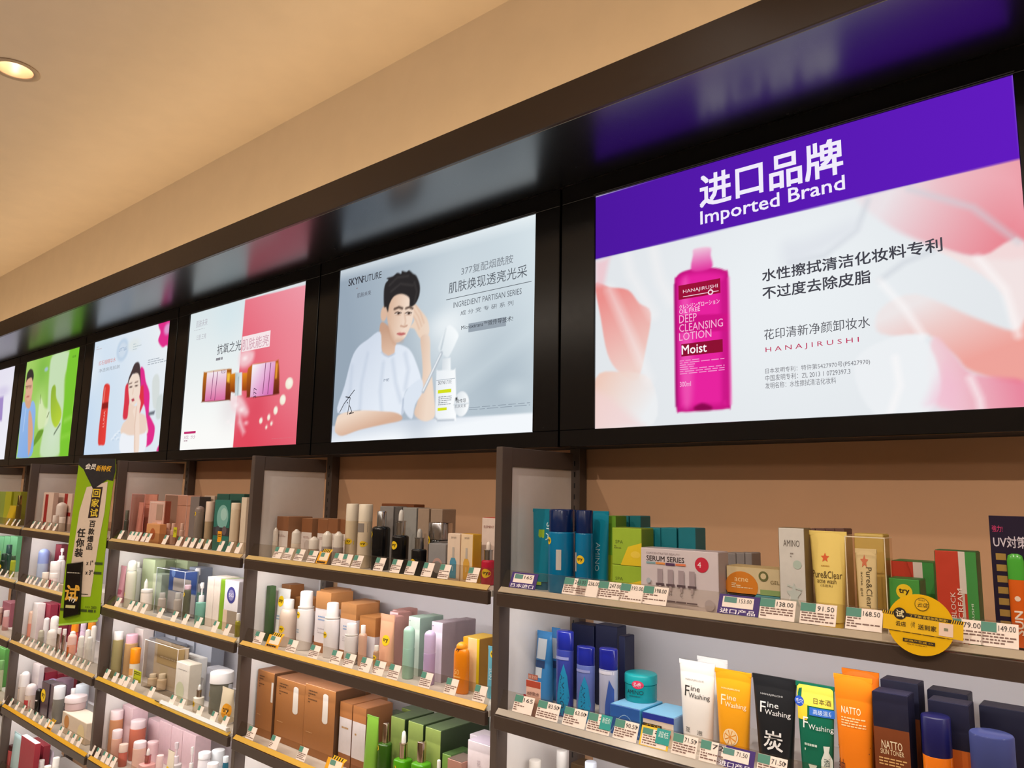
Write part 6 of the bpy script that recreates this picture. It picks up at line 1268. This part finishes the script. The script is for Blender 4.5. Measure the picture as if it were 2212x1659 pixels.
I('box', 5, 'D', -8, 8, 1398, .12, 'green carton at the left edge', 'box', '4c8c3c', D=.06); I('bottle', 5, 'D', -6, 8, 1425, .07, 'green capped clear bottle at the left edge', c='b0b890', cc='6c9c5c', capf=.3, rc=.9)

# ---------------------------------------------------------------- lime sign clipped on the frame between the far bays
def hang_sign():
    P_ = at(190, 1166, YS-.05)
    t = empty('hanging_sign', P_, 'tall lime green promo sign with a dark sachet, clipped to the far shelf frame', 'sign', rz=math.radians(34))
    k = (P_-CAM)@_f/FPX                     # metres per photo pixel at this distance
    S0 = lambda u, v, e: (u*k, -e, v*k)
    tl = math.radians(3.0)
    def S(u, v, e): return (k*(u+v*.025), -e, k*(v-u*.02))
    out = [(-44, -178), (40, -166), (48, -158), (44, -60), (42, 60), (43, 120), (46, 150), (41, 176), (-44, 174)]
    V = [S(u, v, 0) for u, v in out]+[S(u, v, -.002) for u, v in out]; n = len(out)
    F = [tuple(range(n)), tuple(range(2*n))[n:][::-1]]+[(i+1 if i+1 < n else 0, i, n+i, n+(i+1) % n) for i in range(n)]
    mesh('board', V, F, M('8fb414', 'satin'), t)
    poly(S, [(-32, -62), (-28, 60), (-18, 112), (6, 118), (30, 126), (31, 60), (26, 0), (24, -60), (22, -118), (-8, -120), (-14, -64)], 'dcc8b4', t, e=.001, name='pale_panel')
    poly(S, [(-44, 174), (41, 176), (45, 150), (42, 128), (28, 130), (-2, 108), (-10, 120), (-24, 140), (-30, 150), (-44, 160)], '1c1618', t, e=.0014, name='dark_header', kind='matte')
    text(S, '会员', -14, 157, 24, 13, 'efe8e0', t, bold=.02, e=.002, shear=.2); text(S, '新特权', 17, 154, 36, 13, 'e8b018', t, bold=.02, e=.002, shear=.2)
    poly(S, [(-6, 46), (18, 48), (20, 114), (-3, 112)], '2a1414', t, e=.0014, name='dark_panel')
    for q, ch in enumerate('回家试'): text(S, ch, 7, 100-21*q, 18, 18, 'e8c838', t, bold=.02, e=.002)
    for q, ch in enumerate('百款爆品'): text(S, ch, 6, 34-16*q, 14, 14, '221a18', t, bold=.02, e=.002)
    for q, ch in enumerate('任你装'): text(S, ch, -17, 14-21*q, 19, 19, '221a18', t, bold=.025, e=.002)
    text(S, 'x 1"', 11, -48, 15, 10, '221a18', t, bold=.015, e=.002); text(S, 'x 3"', 12, -68, 16, 10, '221a18', t, bold=.015, e=.002)
    for q in (0, 1): rect(S, 23, 41, -51-20*q, -46-20*q, '3a4a18', t, e=.002, n=1, name='small_bar')
    lines(S, 0, 16, -117, -113, 1, '2a3010', t, e=.002); lines(S, -44, 38, -150, -145, 1, '3a4a10', t, e=.002, fill=1); text(S, '>>> 2000', 26, -140, 26, 6, '2a3010', t, e=.002)
    sac = [(-40, -52), (-4, -46), (4, -156), (-32, -166)]
    V = [S(u, v, .003) for u, v in sac]+[S(u, v, .012) for u, v in [(a*.92-1.5, b*.97-3) for a, b in sac]]
    s_ = mesh('sachet', V, [(0, 1, 2, 3), (7, 6, 5, 4), (0, 4, 5, 1), (1, 5, 6, 2), (2, 6, 7, 3), (3, 7, 4, 0)], M('17120f', 'gloss'), t)
    text(S, '试', -17, -112, 33, 34, 'e0a838', s_, bold=.03, e=.0135, shear=.1); text(S, 'Try', -14, -126, 18, 12, 'f0e8dc', s_, bold=.02, e=.0145, shear=.2); rect(S, -28, -6, -143, -137, 'c8c080', s_, e=.0135, n=1, name='pale_bar'); lines(S, -34, -4, -71, -69, 1, 'b8b0a0', s_, e=.0135, fill=1)
    V = []; F = []                          # curled lower ledge
    for i in range(9):
        a = i/8*2.2; V += [S(-42, -176-6*math.sin(a), .012*(1-math.cos(a))), S(46, -163-5*math.sin(a), .012*(1-math.cos(a)))]
        if i: F.append((2*i-2, 2*i-1, 2*i+1, 2*i))
    mesh('curled_edge', V, F, M('8fb414', 'satin'), t, smooth=True)
    box('clip', -.012, .012, .002, .05, .0, .02, M('2a2624', 'satin'), t, .001)
hang_sign()

build_items()
# ---------------------------------------------------------------- price tags, each named after the product it stands in front of
_used = set()
for _a, _k in sorted(TAGS, key=lambda q: (q[0][0], q[0][1], q[0][2])):
    _a = list(_a); _k = dict(_k); _lab = _k.pop('label', None) or (_a[6] if len(_a) > 6 else None); _a = _a[:6]
    if not _lab:
        _c = [it for it in ITEMS if it[0] == _a[0] and it[1] == _a[1] and it[4] not in _used] or [it for it in ITEMS if it[0] == _a[0] and it[1] == _a[1]]
        _n = min(_c, key=lambda it: abs(it[2]-_a[2])+it[3]*60)
        _used.add(_n[4]); _lab = 'price tag nearest the '+' '.join(_n[4].split()[:11])
    make_price(*_a, label=_lab, **_k)
